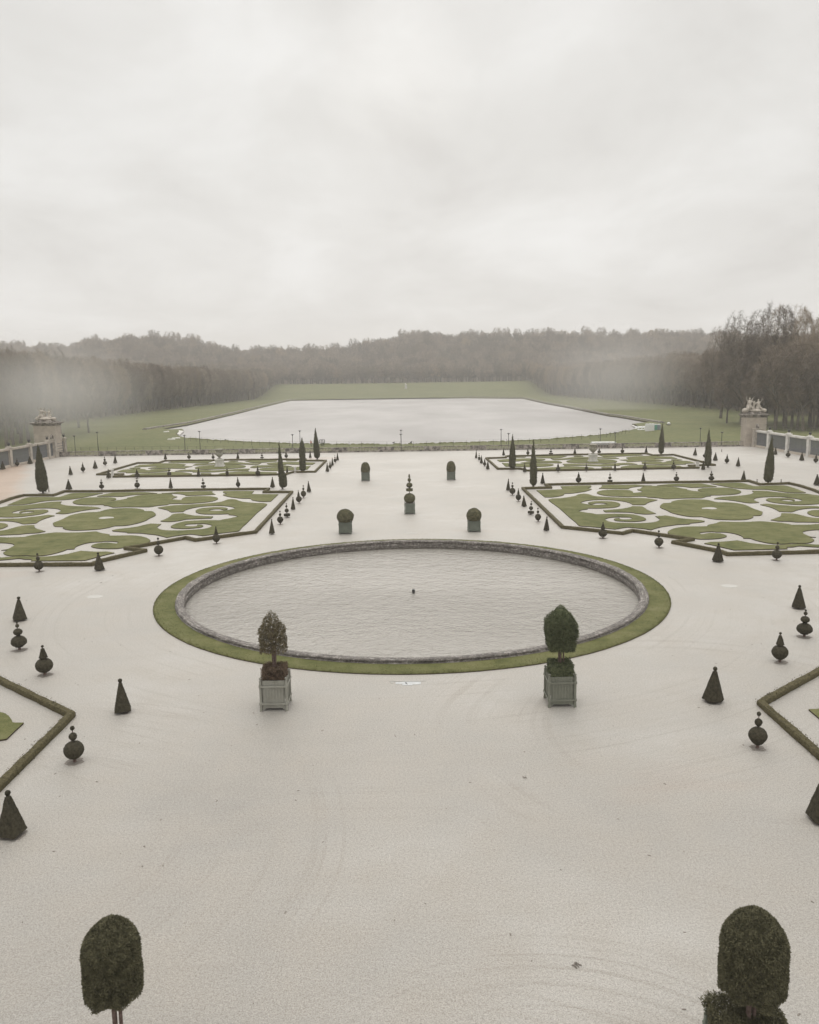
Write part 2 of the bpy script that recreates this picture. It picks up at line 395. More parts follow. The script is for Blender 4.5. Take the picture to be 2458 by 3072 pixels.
def sweep(name, mats, pts, w, h, z0, closed=False, step=None, jit=0.0, parent=None, prof=None):
    mb = MB(); L = strip(mb, pts, w, h, z0, closed, step=step)
    prof = prof or [(-.5, 0), (-.52, .5), (-.47, .93), (-.3, 1.0), (0, 1.02), (.3, 1.0), (.47, .93), (.52, .5), (.5, 0)]
    k = len(prof); v = []
    for p, m in L:
        for (u, t) in prof:
            j = lambda: jit*(random.random()-.5)
            v.append((p.x+m.x*u*w+j(), p.y+m.y*u*w+j(), z0+t*h+(j() if t > 0 else 0)))
    f = []; n = len(L)
    for i in range(n if closed else n-1):
        a, b = i*k, ((i+1) % n)*k
        for q in range(k-1): f.append((a+q, b+q, b+q+1, a+q+1))
    if not closed: f.append(tuple(range(k))); f.append(tuple((n-1)*k+q for q in range(k-1, -1, -1)))
    mb.add(v, f); return mb.build(name, mats, parent)
SQ = [(-.5, 0), (-.5, 1), (.5, 1), (.5, 0)]
kerb_pts = [at(x, y-1.5, LOW) for x, y in [(432, 1290.5), (489, 1281.5), (566, 1270), (700, 1240), (800, 1215.5), (873, 1200), (1050, 1195.5), (1238, 1192.5), (1400, 1192.5), (1571, 1194), (1640, 1210), (1700, 1220.5), (1830, 1246), (1855, 1248), (1950, 1264), (1990, 1270)]]
quay = sweep('lake_quay_wall', MT['stone_dark'], kerb_pts, 2.6, 2.2, -3.6, jit=.12, step=9, prof=[(-.5, 0), (-.46, 1), (-.05, 1.04), (.5, .72), (.55, 0)])
tag(quay, 'low blackened stone quay wall along the far sides of the lake', 'wall')
# stone ramps at the two near corners of the lake
for (pts, lab) in (([(528, 1299), (538, 1293), (550, 1292), (551, 1296), (546, 1301), (538, 1307)], 'tilted stone slab of a ruined ramp at the left lake corner'), ([(1893, 1276), (1900, 1277), (1912, 1281), (1917, 1286), (1911, 1291), (1906, 1289), (1908, 1284), (1898, 1279)], 'curved pale stone ramp at the right lake corner')):
    P = [at(x, y, -2.3) for x, y in pts]; mb = MB(); k = len(P)
    mb.add([(p.x, p.y, -2.3+.35*(i % 2)) for i, p in enumerate(P)]+[(p.x, p.y, -4) for p in P], [tuple(range(k))]+[(i, (i+1) % k, k+(i+1) % k, k+i) for i in range(k)])
    tag(mb.build('stone_ramp', MT['stone_white']), lab, 'ramp')
for x, y, wd, lb in ((514, 1318.5, 2.6, 'broken white slab lying on the grass left of the lake ramp'), (528, 1315, 3.0, 'second thin white slab nearer the left lake ramp'), (499, 1296, 2.2, 'flat white slab at the water left of the ramp')):
    p = at(x, y, LOW); mb = MB(); mb.box(0, 0, .15, wd, 1.4, .3, .2, top=.8); mb.box(.5, .3, .32, wd*.4, .7, .2, .7, top=.7)
    o = mb.build('stone_slab', MT['stone_white']); o.location = p; tag(o, lb, 'stone')
# shoreline tufts where the meadow meets the water
mb = MB()
for k in range(420):
    i = random.uniform(9, 21.9); q = int(i); t = i-q
    a, b = lake[q], lake[q+1]; p = a+(b-a)*t
    r = random.uniform(.3, .9); mb.sphere((p.x+random.uniform(-.5, .5), p.y-random.uniform(.2, 1.0), LOW-.05), r, r*.45, 7, 4, jit=.4)
tag(mb.build('shore_tufts', MT['meadow']), 'ragged grass tufts along the near lake shore', 'grass', kind='stuff')

# ---- road beyond the balustrade
mb = MB(); mb.add([(-400, 131.5, LOW+.02), (400, 131.5, LOW+.02), (400, 141, LOW+.02), (-400, 141, LOW+.02)], [(0, 1, 2, 3)])
tag(mb.build('road', MT['asphalt']), kind='structure')
mb = MB(); mb.box(0, 141.2, LOW+.06, 800, .3, .16); tag(mb.build('road_kerb', MT['stone']), kind='structure')

# ---- gravel, with the hole for the basin
circ = lambda r, n=96: [(r*math.cos(2*PI*k/n), r*math.sin(2*PI*k/n)) for k in range(n)]
g = filled([(-PX, PY0), (PX, PY0), (PX, PY1), (-PX, PY1)], [circ(17.75)], 0.0, 'gravel', MT['gravel']); tag(g, kind='structure')
mb = MB()
for (a, b) in (((-PX, PY1), (PX, PY1)), ((-PX, PY0), (-PX, PY1)), ((PX, PY1), (PX, PY0)), ((PX, PY0), (-PX, PY0))):
    mb.add([(a[0], a[1], 0), (b[0], b[1], 0), (b[0], b[1], -4), (a[0], a[1], -4)], [(0, 1, 2, 3)])
tag(mb.build('terrace_edge', MT['stone_dark']), kind='structure')
# ---- the basin
mb = MB(); n = 240
r_out = 17.98; prof = [(RING, 0.0), (RING-.03, .055), (RING-.2, .075), (r_out+.05, .085), (r_out+.05, .0)]
for i, r in enumerate(prof):
    pass
v = []; f = []
ringprof = [(RING, -.05), (RING-.02, .05), (RING-.12, .07), (RING-.5, .075), (19.2, .08), (r_out, .08)]
for i, (r, z) in enumerate(ringprof):
    for k in range(n):
        t = 2*PI*k/n; q = .035*noise.noise(Vector((math.cos(t)*40, math.sin(t)*40, i))) if i < 3 else 0
        v.append(((r+q)*math.cos(t), (r+q)*math.sin(t), z))
for i in range(len(ringprof)-1):
    for k in range(n): f.append((i*n+k, i*n+(k+1) % n, (i+1)*n+(k+1) % n, (i+1)*n+k))
mb.add(v, f); mb.m = [1 if i < n else 0 for i in range(len(f))]
tag(mb.build('turf_ring', [MT['grass'], MT['lawn_edge']]), kind='structure')
# tufts of turf along the ring for an uneven edge
N_ = 26000
th = rng.random(N_)*2*PI; rr = r_out+.1+(RING-r_out-.1)*np.sqrt(rng.random(N_)); k = rng.random(N_) < .25; rr[k] = RING-.12*rng.random(k.sum())
P = np.stack([rr*np.cos(th), rr*np.sin(th), np.full(N_, .06)], 1); nn = np.tile([0, 0, 1.0], (N_, 1))
V, Fq = leaves(P, nn, .055, .6, .75)
tag(link('turf_blades', mesh_np('turf_blades', V, Fq), MT['grass']), 'short grass of the turf ring round the basin', 'grass', kind='stuff')
mb = MB(); n = 288
sp_ = [(r_out, -.1), (r_out+.02, .09), (r_out-.07, .11), (r_out-.09, .20), (r_out-.02, .24), (r_out-.06, .30), (17.78, .33), (17.52, .32), (17.40, .27), (17.35, .20), (17.37, .14), (17.43, .10), (17.43, -.08), (17.36, -.12), (17.36, -.9)]
v = []; f = []
for i, (r, z) in enumerate(sp_):
    for k in range(n):
        t = 2*PI*k/n
        d = .035*noise.noise(Vector((r*math.cos(t)*1.6, r*math.sin(t)*1.6, z*5)))
        if k % 9 == 0 and 1 <= i <= 9: d -= .02
        v.append(((r+d)*math.cos(t), (r+d)*math.sin(t), z+d*.8))
for i in range(len(sp_)-1):
    for k in range(n): f.append((i*n+k, i*n+(k+1) % n, (i+1)*n+(k+1) % n, (i+1)*n+k))
mb.add(v, f)
m, nt, b = mat('basin_rim_stone'); vc = coords(nt, 'World')
sq = N(nt, 'ShaderNodeSeparateXYZ'); nt.links.new(vc, sq.inputs[0]); ln = N(nt, 'ShaderNodeVectorMath', operation='LENGTH'); cq = N(nt, 'ShaderNodeCombineXYZ'); nt.links.new(sq.outputs[0], cq.inputs[0]); nt.links.new(sq.outputs[1], cq.inputs[1]); nt.links.new(cq.outputs[0], ln.inputs[0])
pol = N(nt, 'ShaderNodeCombineXYZ'); nt.links.new(mth(nt, 'MULTIPLY', mth(nt, 'ARCTAN2', sq.outputs[1], sq.outputs[0]), 9.0), pol.inputs[0]); nt.links.new(mth(nt, 'MULTIPLY', ln.outputs['Value'], 8.0), pol.inputs[1]); nt.links.new(mth(nt, 'MULTIPLY', sq.outputs[2], 9.0), pol.inputs[2])
c1 = ramp(nt, noise_n(nt, pol.outputs[0], 1.7, 8, .78), [(.36, (.075, .068, .06)), (.5, (.19, .17, .155)), (.58, (.33, .31, .285)), (.68, (.60, .585, .56))])
c2 = ramp(nt, noise_n(nt, vc, 4.5, 6, .85), [(.38, (.28, .27, .26)), (.5, (.72, .71, .70)), (.60, (1.5, 1.5, 1.52)), (.68, (2.1, 2.12, 2.15))]); c1 = mix(nt, .9, c1, c2, 'MULTIPLY'); c1 = mix(nt, .6, c1, ramp(nt, noise_n(nt, vc, .35, 3, .6), [(.35, (.6, .58, .56)), (.65, (1.25, 1.25, 1.25))]), 'MULTIPLY')
sx = N(nt, 'ShaderNodeSeparateXYZ'); nt.links.new(vc, sx.inputs[0])
wet = ramp(nt, mth(nt, 'MULTIPLY_ADD', sx.outputs[2], 1.0), [(.05, (1, 1, 1)), (.24, (0, 0, 0))]); 
c1 = mix(nt, wet, c1, mix(nt, .5, c1, (.045, .038, .028))); nt.links.new(c1, b.inputs['Base Color']); b.inputs['Roughness'].default_value = .75
bump(nt, b, noise_n(nt, vc, 9, 5, .8), .05); MT['rim'] = m
basin = empty('stone_basin', (0, 0, 0)); tag(basin, 'round stone rimmed basin of rippled water in a ring of turf', 'basin')
mb.build('basin_rim', m, basin, smooth=False)
w = filled(circ(17.40, 128), [], -.5, 'basin_water', MT['basin_water']); w.parent = basin
nz = at(1241, 1776, -.4)
mb = MB(); mb.lathe([(.10, -.2), (.10, .04), (.13, .05), (.13, .09)], 10)
mb.box(0, 0, .16, .22, .18, .16); o = mb.build('fountain_jet', MT['iron']); o.location = (nz.x, nz.y, -.42); tag(o, 'small dark fountain nozzle standing out of the basin water', 'fountain nozzle')

# ---- parterres: traced on the left, mirrored to the right
TILE = {'A': (0, 1460, 5.3906), 'B': (300, 1460, 5.3906), 'C': (560, 1440, 5.3906), 'D': (0, 1700, 2.506), 'E': (290, 1350, 4.7917), 'F': (630, 1350, 4.7917)}
def trace(s, z):
    out = []; T = None
    for tok in s.replace(';', ' ').split():
        if tok in TILE: T = TILE[tok]; continue
        x, y = map(float, tok.split(',')); out.append(at(T[0]+x/T[2], T[1]+y/T[2], z))
    return [(p.x, p.y) for p in out]
def smooth_poly(P, closed=True):
    n = len(P); V = [Vector(p) for p in P]; out = []
    for i in range(n):
        p0, p1, p2, p3 = V[i-1], V[i], V[(i+1) % n], V[(i+2) % n]
        a1 = abs((p1-p0).angle_signed(p2-p1, 0)) if (p1-p0).length > 1e-4 and (p2-p1).length > 1e-4 else 0
        a2 = abs((p2-p1).angle_signed(p3-p2, 0)) if (p2-p1).length > 1e-4 and (p3-p2).length > 1e-4 else 0
        t1 = (p2-p0)*.5 if a1 < 1.05 else (p2-p1); t2 = (p3-p1)*.5 if a2 < 1.05 else (p2-p1)
        L = (p2-p1).length; t1 = t1*min(1, 1.3*L/max(t1.length, 1e-5)); t2 = t2*min(1, 1.3*L/max(t2.length, 1e-5))
        k = 1 if L < .5 else 3
        for q in range(k):
            t = q/k; h = (2*t**3-3*t*t+1, t**3-2*t*t+t, -2*t**3+3*t*t, t**3-t*t)
            out.append(tuple(p1*h[0]+t1*h[1]+p2*h[2]+t2*h[3]))
    return out
NEAR = ['A 120,295 260,235 400,185 480,168 700,165 860,168 960,165 1060,135 1150,108 1250,100 1480,98 1665,102 1560,125 1400,160 1250,188 1050,210 850,220 700,233 560,258 430,280 300,290',
 'A 0,335 150,310 380,300 560,280 700,260 850,243 1000,238 975,262 1000,285 1080,302 1200,312 1430,320 1560,330 1630,350 1500,362 1350,382 1200,410 1100,430 1010,437 900,430 960,405 985,385 960,365 900,352 800,345 650,345 520,352 400,368 300,385 230,402 195,418 215,430 330,432 440,427 560,405 540,398 430,399 375,407 330,424 310,410 350,390 450,375 620,370 720,368 780,385 770,405 700,430 600,450 450,470 300,485 150,490 0,487 -100,480 -160,450 -170,400 -120,360',
 'A -60,525 0,520 120,515 300,512 450,495 600,480 720,462 790,455 885,468 800,490 720,515 650,545 585,588 450,598 370,600 300,578 200,560 100,552 0,552 -100,556',
 'A 0,712 130,690 250,655 350,632 480,620 550,622 560,655 600,680 735,720 600,745 450,752 320,768 200,772 0,782 -200,790 -200,722',
 'A 0,585 60,590 120,610 120,635 60,665 0,683 -100,690 -220,665 -220,610 -100,588',
 'A 870,580 1000,530 1120,470 1250,435 1400,415 1570,408 B 0,400 100,370 250,352 450,345 600,352 700,372 725,392 840,395 905,455 800,510 730,550 600,590 420,625 240,632 130,660 0,683 A 1500,692 1350,700 1200,703 1080,692 1015,665 1020,645 890,640 860,600',
 'A 0,815 120,820 280,815 400,812 480,790 600,770 750,755 900,738 1100,742 1300,738 1460,728 1560,724 1620,745 B 108,762 155,772 145,790 300,790 480,786 620,795 740,820 810,860 800,890 700,930 560,970 420,978 300,995 150,1000 0,995 A 1540,985 1475,965 1500,940 1580,915 B 30,908 130,903 230,915 270,918 300,894 200,882 80,880 A 1640,888 1500,895 1380,915 1280,945 1220,975 1205,1005 1090,1010 1000,1045 850,1085 700,1110 520,1116 420,1107 200,1116 110,1105 60,1080 60,1060 130,1020 20,1025 130,1005 230,950 210,925 130,910 0,905 -150,905 -250,930 -250,815',
 'A 0,1147 200,1130 400,1123 620,1132 800,1125 950,1108 1100,1085 1200,1060 1310,1035 1450,1045 1600,1050 B 120,1048 235,1068 150,1085 50,1110 A 1560,1140 1380,1188 1200,1192 900,1195 500,1198 520,1172 400,1170 310,1158 200,1168 0,1185 -200,1190 -200,1152',
 'B -50,150 60,125 200,95 400,90 700,88 850,98 925,106 820,111 700,120 500,135 410,150 350,157 150,155 0,155',
 'B 830,119 960,111 1100,110 1160,120 1195,150 1250,162 1165,200 1320,214 1325,195 1380,168 1500,156 C 250,260 380,262 470,276 510,298 470,325 370,350 200,367 0,380 B 1280,270 1120,275 1080,290 930,305 800,325 600,325 400,325 230,330 190,325 120,305 60,305 75,290 0,289 A 1500,292 1350,290 1240,280 1180,258 1190,235 1260,205 1380,180 1560,170 B 80,170 180,172 250,185 265,200 240,212 150,229 300,217 445,188 440,178 520,165 600,145 700,129',
 'B 1000,104 1180,92 1260,80 1450,80 C 200,180 420,180 412,200 470,230 300,240 100,248 0,252 B 1385,142 1365,128 1290,116 1180,108',
 'C 590,190 605,178 800,175 1090,178 1050,225 1200,228 1485,230 1360,345 1240,348 1120,335 1050,318 1030,298 900,295 720,275 640,258 590,240 600,232 660,220 600,205',
 'B 935,338 1080,312 1230,298 1450,288 C 150,390 400,370 560,350 650,318 720,308 800,315 850,335 930,352 1100,370 1230,372 1305,392 1150,520 1000,670 900,760 835,825 700,840 500,865 330,890 260,898 150,882 100,875 B 1450,765 1300,783 1180,800 1085,820 1000,797 900,775 800,765 640,748 445,745 435,733 320,725 210,715 195,705 280,685 400,672 600,645 700,620 820,595 990,603 945,635 925,655 955,680 1020,698 1150,706 1320,706 C 0,808 150,800 280,788 370,765 412,738 390,722 330,707 250,702 120,703 B 1550,597 1430,602 1380,615 1375,630 1440,640 1540,638 1590,622 1575,611 1640,615 1670,630 C 260,750 B 1620,655 1500,668 1350,676 1220,670 1160,658 1148,640 1190,612 1280,580 C 0,663 250,650 400,648 540,650 620,630 700,618 838,588 770,568 680,558 695,542 560,549 400,550 260,546 175,528 145,500 180,472 260,452 400,440 540,436 630,446 665,460 650,474 610,483 565,474 540,466 450,468 380,478 350,488 430,495 520,496 640,488 740,468 785,450 700,425 550,412 400,415 250,425 120,445 0,475 B 1345,403 1160,410 1130,400 1090,375 985,350',
 'B 980,555 1050,525 1120,490 1170,450 1220,435 1350,428 1400,445 1500,462 C 60,568 200,578 430,588 400,615 250,620 0,632 B 1300,545 1150,562 1020,560']
FAR = ['E 1030,178 1100,158 1400,152 1700,149 F 60,150 0,172 E 1600,184 1300,184', 'E 540,240 620,212 760,205 850,192 1100,190 1260,200 1275,212 1230,228 1380,235 1270,255 1280,268 1150,265 1000,262 880,264 740,264 800,247 860,240 870,231 700,238',
 'E 470,262 520,250 620,250 630,262 560,268', 'E 290,315 380,284 520,273 620,270 700,277 705,285 760,290 780,277 900,270 1060,272 1050,298 900,312 700,325 520,328 420,328 440,318',
 'E 470,366 520,345 700,335 1000,317 1200,314 1300,326 1370,338 1350,352 1200,356 900,363 600,368', 'E 1500,345 1500,330 1640,330 1650,340 1600,348',
 'E 1125,305 1210,284 1400,281 1600,288 F 60,292 250,282 400,270 520,266 575,270 550,285 560,298 400,298 250,301 150,310 0,318 E 1560,318 1380,318 1370,308 1250,305',
 'E 1415,262 1440,240 1550,222 1700,210 F 100,205 200,203 400,208 500,222 515,235 480,250 350,262 200,271 0,278 E 1600,280 1480,273', 'F 120,352 150,335 300,316 480,306 700,311 960,318 960,348 600,355 300,358',
 'E 1380,218 1430,196 1600,190 F 60,184 200,178 400,175 520,185 640,190 740,185 700,205 640,209 450,203 300,199 100,199 0,203 E 1500,216', 'F 265,168 300,155 400,155 405,163 350,168',
 'F 505,158 600,148 950,145 970,160 850,170 760,178 620,180 560,170', 'F 820,198 850,184 1000,174 1250,172 1500,180 1515,182 1480,208 1300,210 1180,206 1110,201 1080,212 900,211',
 'F 630,225 700,219 850,217 1080,222 1180,232 1100,240 900,240 780,246 640,255 580,250', 'F 705,275 760,259 950,247 1200,244 1450,226 1430,247 1400,280 1150,292 950,298 760,292', 'F 1090,150 1260,145 1240,155 1110,158']
FRONT = ['D -80,1062 0,1092 40,1103 65,1122 85,1148 95,1170 178,1172 150,1198 110,1235 50,1293 20,1298 -80,1310 -160,1290 -160,1100']
def lawn(name, traces, z, mirror, label, holes=None):
    mb = MB()
    for t in traces:
        P = smooth_poly(trace(t, z))
        if name == 'front_lawn':               # the beds beside the camera repeat the scrolls of the near beds
            if t not in FRONT:
                P = [(x+1.5, -y-3.5) for x, y in P]
                if any(x > -.52*(y+62.5)-3 or y > -19 for x, y in P): continue
                P.reverse()
        if mirror: P = [(-x, y) for x, y in P]
        P3 = [Vector((x, y, z)) for x, y in P]
        tris = tessellate_polygon([P3]); k = len(P3)
        area = sum(P[i-1][0]*P[i][1]-P[i][0]*P[i-1][1] for i in range(k))
        fs = []
        for tr in tris:
            a, b, c = tr; s = (P3[b]-P3[a]).cross(P3[c]-P3[a]).z
            fs.append((a, b, c) if s > 0 else (a, c, b))
        base = len(mb.v); mb.add(P3, fs, 0)
        q = [(i, (i+1) % k, k+(i+1) % k, k+i) for i in range(k)]
        if area > 0: q = [(a, d, c, b) for a, b, c, d in q]
        mb.add(P3+[Vector((p.x, p.y, -.02)) for p in P3], q, 1)
        # ragged blades over the cut edge
        for i in range(k):
            a, b = P3[i], P3[(i+1) % k]; L = (b-a).length
            for _ in range(int(L*5)):
                p = a+(b-a)*random.random(); h = random.uniform(.02, .06); d = Vector((random.uniform(-.06, .06), random.uniform(-.06, .06), 0))
                mb.add([p-d*.5, p+d*.5, p+d*.3+Vector((0, 0, h))], [(0, 1, 2)], 0)
    return tag(mb.build(name, [MT['grass'], MT['lawn_edge']]), label, None, kind='structure')
lawn('lawn', NEAR, .08, False, None); lawn('lawn', NEAR, .08, True, None)
lawn('lawn', FAR, .08, False, None); lawn('lawn', FAR, .08, True, None)
for q_ in (False, True): lawn('front_lawn', FRONT+NEAR, .08, q_, None).name = 'lawn'
# pale round of sand in the middle of each near bed
for sgn in (1, -1):
    q = trace('B -27,508 20,492 60,486 130,484 215,490 227,498 222,506 150,510 60,520 0,518', .09)
    mb = MB(); P = [(sgn*x, y, .086) for x, y in q]
    if sgn < 0: P.reverse()
    mb.add(P, [tuple(range(len(P)))]); o = mb.build('sand_round', MT['gravel']); o['kind'] = 'structure'
    if o.data.polygons[0].normal.z < 0: o.data.flip_normals()

def hedge_mesh(pts, w, h, closed, dens=150, leaf=.05):
    mb = MB(); L = strip(mb, pts, w, h, 0, closed, step=.45)
    prof = [(-.5, 0), (-.54, .35), (-.52, .75), (-.42, .98), (-.1, 1.02), (.1, 1.02), (.42, .98), (.52, .75), (.54, .35), (.5, 0)]
    k = len(prof); v = []
    for p, m in L:
        lz = .03*noise.noise(Vector((p.x*.5, p.y*.5, 0))); ww = w*(1+.12*noise.noise(Vector((p.x*.8, p.y*.8, 5))))
        for (u, t) in prof:
            j = lambda: .035*(random.random()-.5)
            v.append((p.x+m.x*u*ww+j(), p.y+m.y*u*ww+j(), t*(h+lz)+(j() if t > 0 else 0)))
    f = []; n = len(L)
    for i in range(n if closed else n-1):
        a, b = i*k, ((i+1) % n)*k
        for q in range(k-1): f.append((a+q, a+q+1, b+q+1, b+q))
    if not closed: f.append(tuple(range(k-1, -1, -1))); f.append(tuple((n-1)*k+q for q in range(k)))
    mb.add(v, f)
    A = np.array(v); idx = rng.integers(0, len(A), int(dens*n*.45)); Pn = A[idx]+rng.normal(size=(len(idx), 3))*.05
    Pn = Pn[Pn[:, 2] > .03]; V, Fq = leaves(Pn, np.tile([0, 0, 1.0], (len(Pn), 1)), leaf, .55, .8); append_leaves(mb, V, Fq)
    return mb
NH = 'C 1330,138 1250,190 1705,188 1110,835 150,965 B 1385,820 430,990 725,1030 20,1190 A 1480,1250 0,1258 -250,1262 -420,1255 -420,440 0,250 200,180 380,133 860,135 1040,72 1725,68 B 560,57 1400,45'
FH = 'E 10,348 250,280 590,182 890,182 980,152 1700,143 F 300,137 1380,130 1385,149 1670,150 1510,308 1200,313 1160,322 1090,345 600,355 E 1725,362 250,380 380,345'
FR = 'D -40,825 15,852 535,1104 -20,1650'
def front_hedge():
    P = trace(FR, .2); y0 = P[0][1]; d = Vector(P[3])-Vector(P[2]); e_ = Vector(P[3])+d.normalized()*9
    return [(-61, y0), (-52, y0+3), (-40, y0)]+P+[tuple(e_), (e_.x-9, e_.y-6), (-52, e_.y-6), (-61, e_.y)]
for sgn, side in ((1, 'left'), (-1, 'right')):
    for s, w, h, closed, dens, lab in ((NH, .36, .34, True, 40, 'low clipped box hedge bordering the near %s scroll parterre'), (FH, .36, .34, True, 14, 'low clipped box hedge bordering the far %s parterre'), (FR, .34, .28, True, 150, 'box hedge making a sharp corner at the %s edge of the foreground')):
        pts = [(sgn*x, y) for x, y in (front_hedge() if s is FR else trace(s, .2))]
        if sgn < 0: pts.reverse()
        o = hedge_mesh(pts, w, h, closed, dens, .05 if closed else .04).build('box_hedge', MT['hedge'])
        tag(o, lab % side, 'hedge', 'box hedges round the parterres')
# ================================================================ TOPIARY
def tuft(mb, dens, size):
    """clipped leaf tips over the surface of a solid"""
    v = np.array(mb.v); tri = []
    for f in mb.f:
        for i in range(1, len(f)-1): tri.append((f[0], f[i], f[i+1]))
    tri = np.array(tri); a, b, c = v[tri[:, 0]], v[tri[:, 1]], v[tri[:, 2]]
    nr = np.cross(b-a, c-a); ar = np.linalg.norm(nr, axis=1); k = ar > 1e-9; tri = tri[k]; nr = nr[k]/ar[k][:, None]; a, b, c, ar = a[k], b[k], c[k], ar[k]
    n = int(dens*ar.sum()/2); 
    if n < 1: return
    i = rng.choice(len(tri), n, p=ar/ar.sum()); r1, r2 = rng.random(n), rng.random(n); m = r1+r2 > 1; r1[m], r2[m] = 1-r1[m], 1-r2[m]
    P = a[i]+(b[i]-a[i])*r1[:, None]+(c[i]-a[i])*r2[:, None]-nr[i]*size*.5
    V, Fq = leaves(P, nr[i], size, .6, .55); append_leaves(mb, V, Fq)
def rough(mb, amt, sc):
    mb.v = [tuple(Vector(p)*(1) + Vector((noise.noise(Vector(p)*sc), noise.noise(Vector(p)*sc+Vector((9, 0, 0))), noise.noise(Vector(p)*sc+Vector((0, 9, 0)))))*amt) for p in mb.v]
def pyramid_mb(z0, z1, r0, r1, n=4, ph=.6, lev=16, round_=.0):
    mb = MB(); sub = 10; prof = []
    # polygon ring with straight, slightly softened sides
    ring = []
    for k in range(n):
        t0 = 2*PI*k/n+ph; t1 = 2*PI*(k+1)/n+ph
        p0 = Vector((math.cos(t0), math.sin(t0))); p1 = Vector((math.cos(t1), math.sin(t1)))
        for q in range(sub):
            p = p0+(p1-p0)*(q/sub); ring.append(p*(.965 if q == 0 else 1))
    v = []; f = []; m = len(ring)
    lv = [(z0-.012, .86)]+[(z0+(z1-z0)*i/lev, 1.0) for i in range(lev+1)]+[(z1+.01, .75)]
    for z, q in lv:
        t = min(1, max(0, (z-z0)/(z1-z0))); r = (r0+(r1-r0)*t)*q
        for p in ring: v.append((p.x*r, p.y*r, z))
    for i in range(len(lv)-1):
        for k in range(m): f.append((i*m+k, i*m+(k+1) % m, (i+1)*m+(k+1) % m, (i+1)*m+k))
    f.append(tuple(range(m-1, -1, -1))); f.append(tuple((len(lv)-1)*m+k for k in range(m)))
    mb.add(v, f); return mb
def ball_mb(c, r, rz=None, spade=0.0, flat=0.0, n=26, m=16):
    rz = rz or r; mb = MB(); prof = []
    for i in range(m+1):
        a = PI*i/m; z = -math.cos(a)*rz; x = max(.03*r, math.sin(a)*r)
        if spade and z < 0: x = max(.06*r, x*(1-spade*(-z/rz)**1.3*.55)); z *= 1+.18*spade
        if flat and z < 0: z *= (1-flat); x = x if i > 0 else .5*r
        prof.append((x, z))
    mb.lathe(prof, n, 0, 0, c, close=True); return mb
def disc_mb(z0, z1, r):
    mb = MB(); mb.lathe([(r*.9, z0-.005), (r, z0+.01), (r*1.02, (z0+z1)/2), (r, z1-.01), (r*.9, z1)], 24); return mb
YAWS = [.55, 1.0, .25, .8]
def topiary_parts(kind, var=0):
    """unit height, unit-ish radius parts: list of (part name, mesh)"""
    ph = YAWS[var % 4]; P = []
    def fin(name, mb, am=.006):
        rough(mb, am, 9+var); rough(mb, am*.5, 31); tuft(mb, 3400, .02); P.append((name, mb))
    st = MB(); st.tube((0, 0, -.01), (.01, 0, .12), .05, .04, 6)
    if kind == 'cone':
        st.tube((0, 0, .1), (0, 0, .92), .03, .012, 5)
        fin('clipped_cone', pyramid_mb(.075, .862, .315, .065, 4 if var != 2 else 6, ph)); fin('top_ball', ball_mb(.942, .06), .004)
    elif kind == 'cone_ball':
        st.tube((0, 0, .1), (0, 0, .95), .025, .012, 5)
        fin('clipped_ball', ball_mb(.325, .265, .235, spade=.3 if var == 1 else 0)); fin('clipped_cone', pyramid_mb(.585, .88, .14, .05, 6, ph)); fin('top_ball', ball_mb(.955, .045, .04), .004)
    elif kind == 'balls':
        st.tube((0, 0, .1), (0, 0, .95), .022, .012, 5)
        sp = (0, .55, .2, .4)[var % 4]
        fin('clipped_ball', ball_mb(.335, .26, .235, spade=sp)); fin('middle_ball', ball_mb(.70, .105, .105, spade=.4)); fin('top_ball', ball_mb(.93, .06), .004)
    elif kind == 'four_balls':
        st.tube((0, 0, .1), (0, 0, .96), .022, .012, 5)
        fin('clipped_ball', ball_mb(.28, .265, .225, flat=.3)); fin('middle_ball', ball_mb(.63, .15, .125, flat=.15)); fin('upper_ball', ball_mb(.855, .065), .004); fin('top_ball', ball_mb(.965, .035), .003)
    elif kind == 'disc':
        st.tube((0, 0, .1), (0, 0, .96), .022, .012, 5)
        fin('clipped_disc', disc_mb(.09, .26, .27)); fin('clipped_ball', ball_mb(.47, .18, .15, flat=.2)); fin('middle_ball', ball_mb(.77, .09), .004); fin('top_ball', ball_mb(.95, .045), .003)
    return P, st
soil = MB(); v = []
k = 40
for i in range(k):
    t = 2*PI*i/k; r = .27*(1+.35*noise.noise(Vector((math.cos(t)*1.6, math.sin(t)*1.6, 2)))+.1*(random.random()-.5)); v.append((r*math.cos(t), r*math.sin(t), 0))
soil.add(v, [tuple(range(k))]); soil_shade_me = soil.mesh('soil_shade_patch')  # mulch disc that also paints contact shade round the foot
HIDE = []
PROTO = {}
for kd in ('cone', 'cone_ball', 'balls', 'four_balls', 'disc'):
    for var in range(3 if kd in ('cone', 'balls') else 2):
        P, st = topiary_parts(kd, var)
        PROTO[kd, var] = [(n_, mb.mesh(n_)) for n_, mb in P]+[('stem', st.mesh('stem'))]
DESC = {'cone': 'ball topped yew pyramid', 'cone_ball': 'ball, cone and bead yew', 'balls': 'three ball yew', 'four_balls': 'four ball yew', 'disc': 'disc and balls yew'}
HALF = {'cone': .30, 'cone_ball': .265, 'balls': .26, 'four_balls': .265, 'disc': .27}
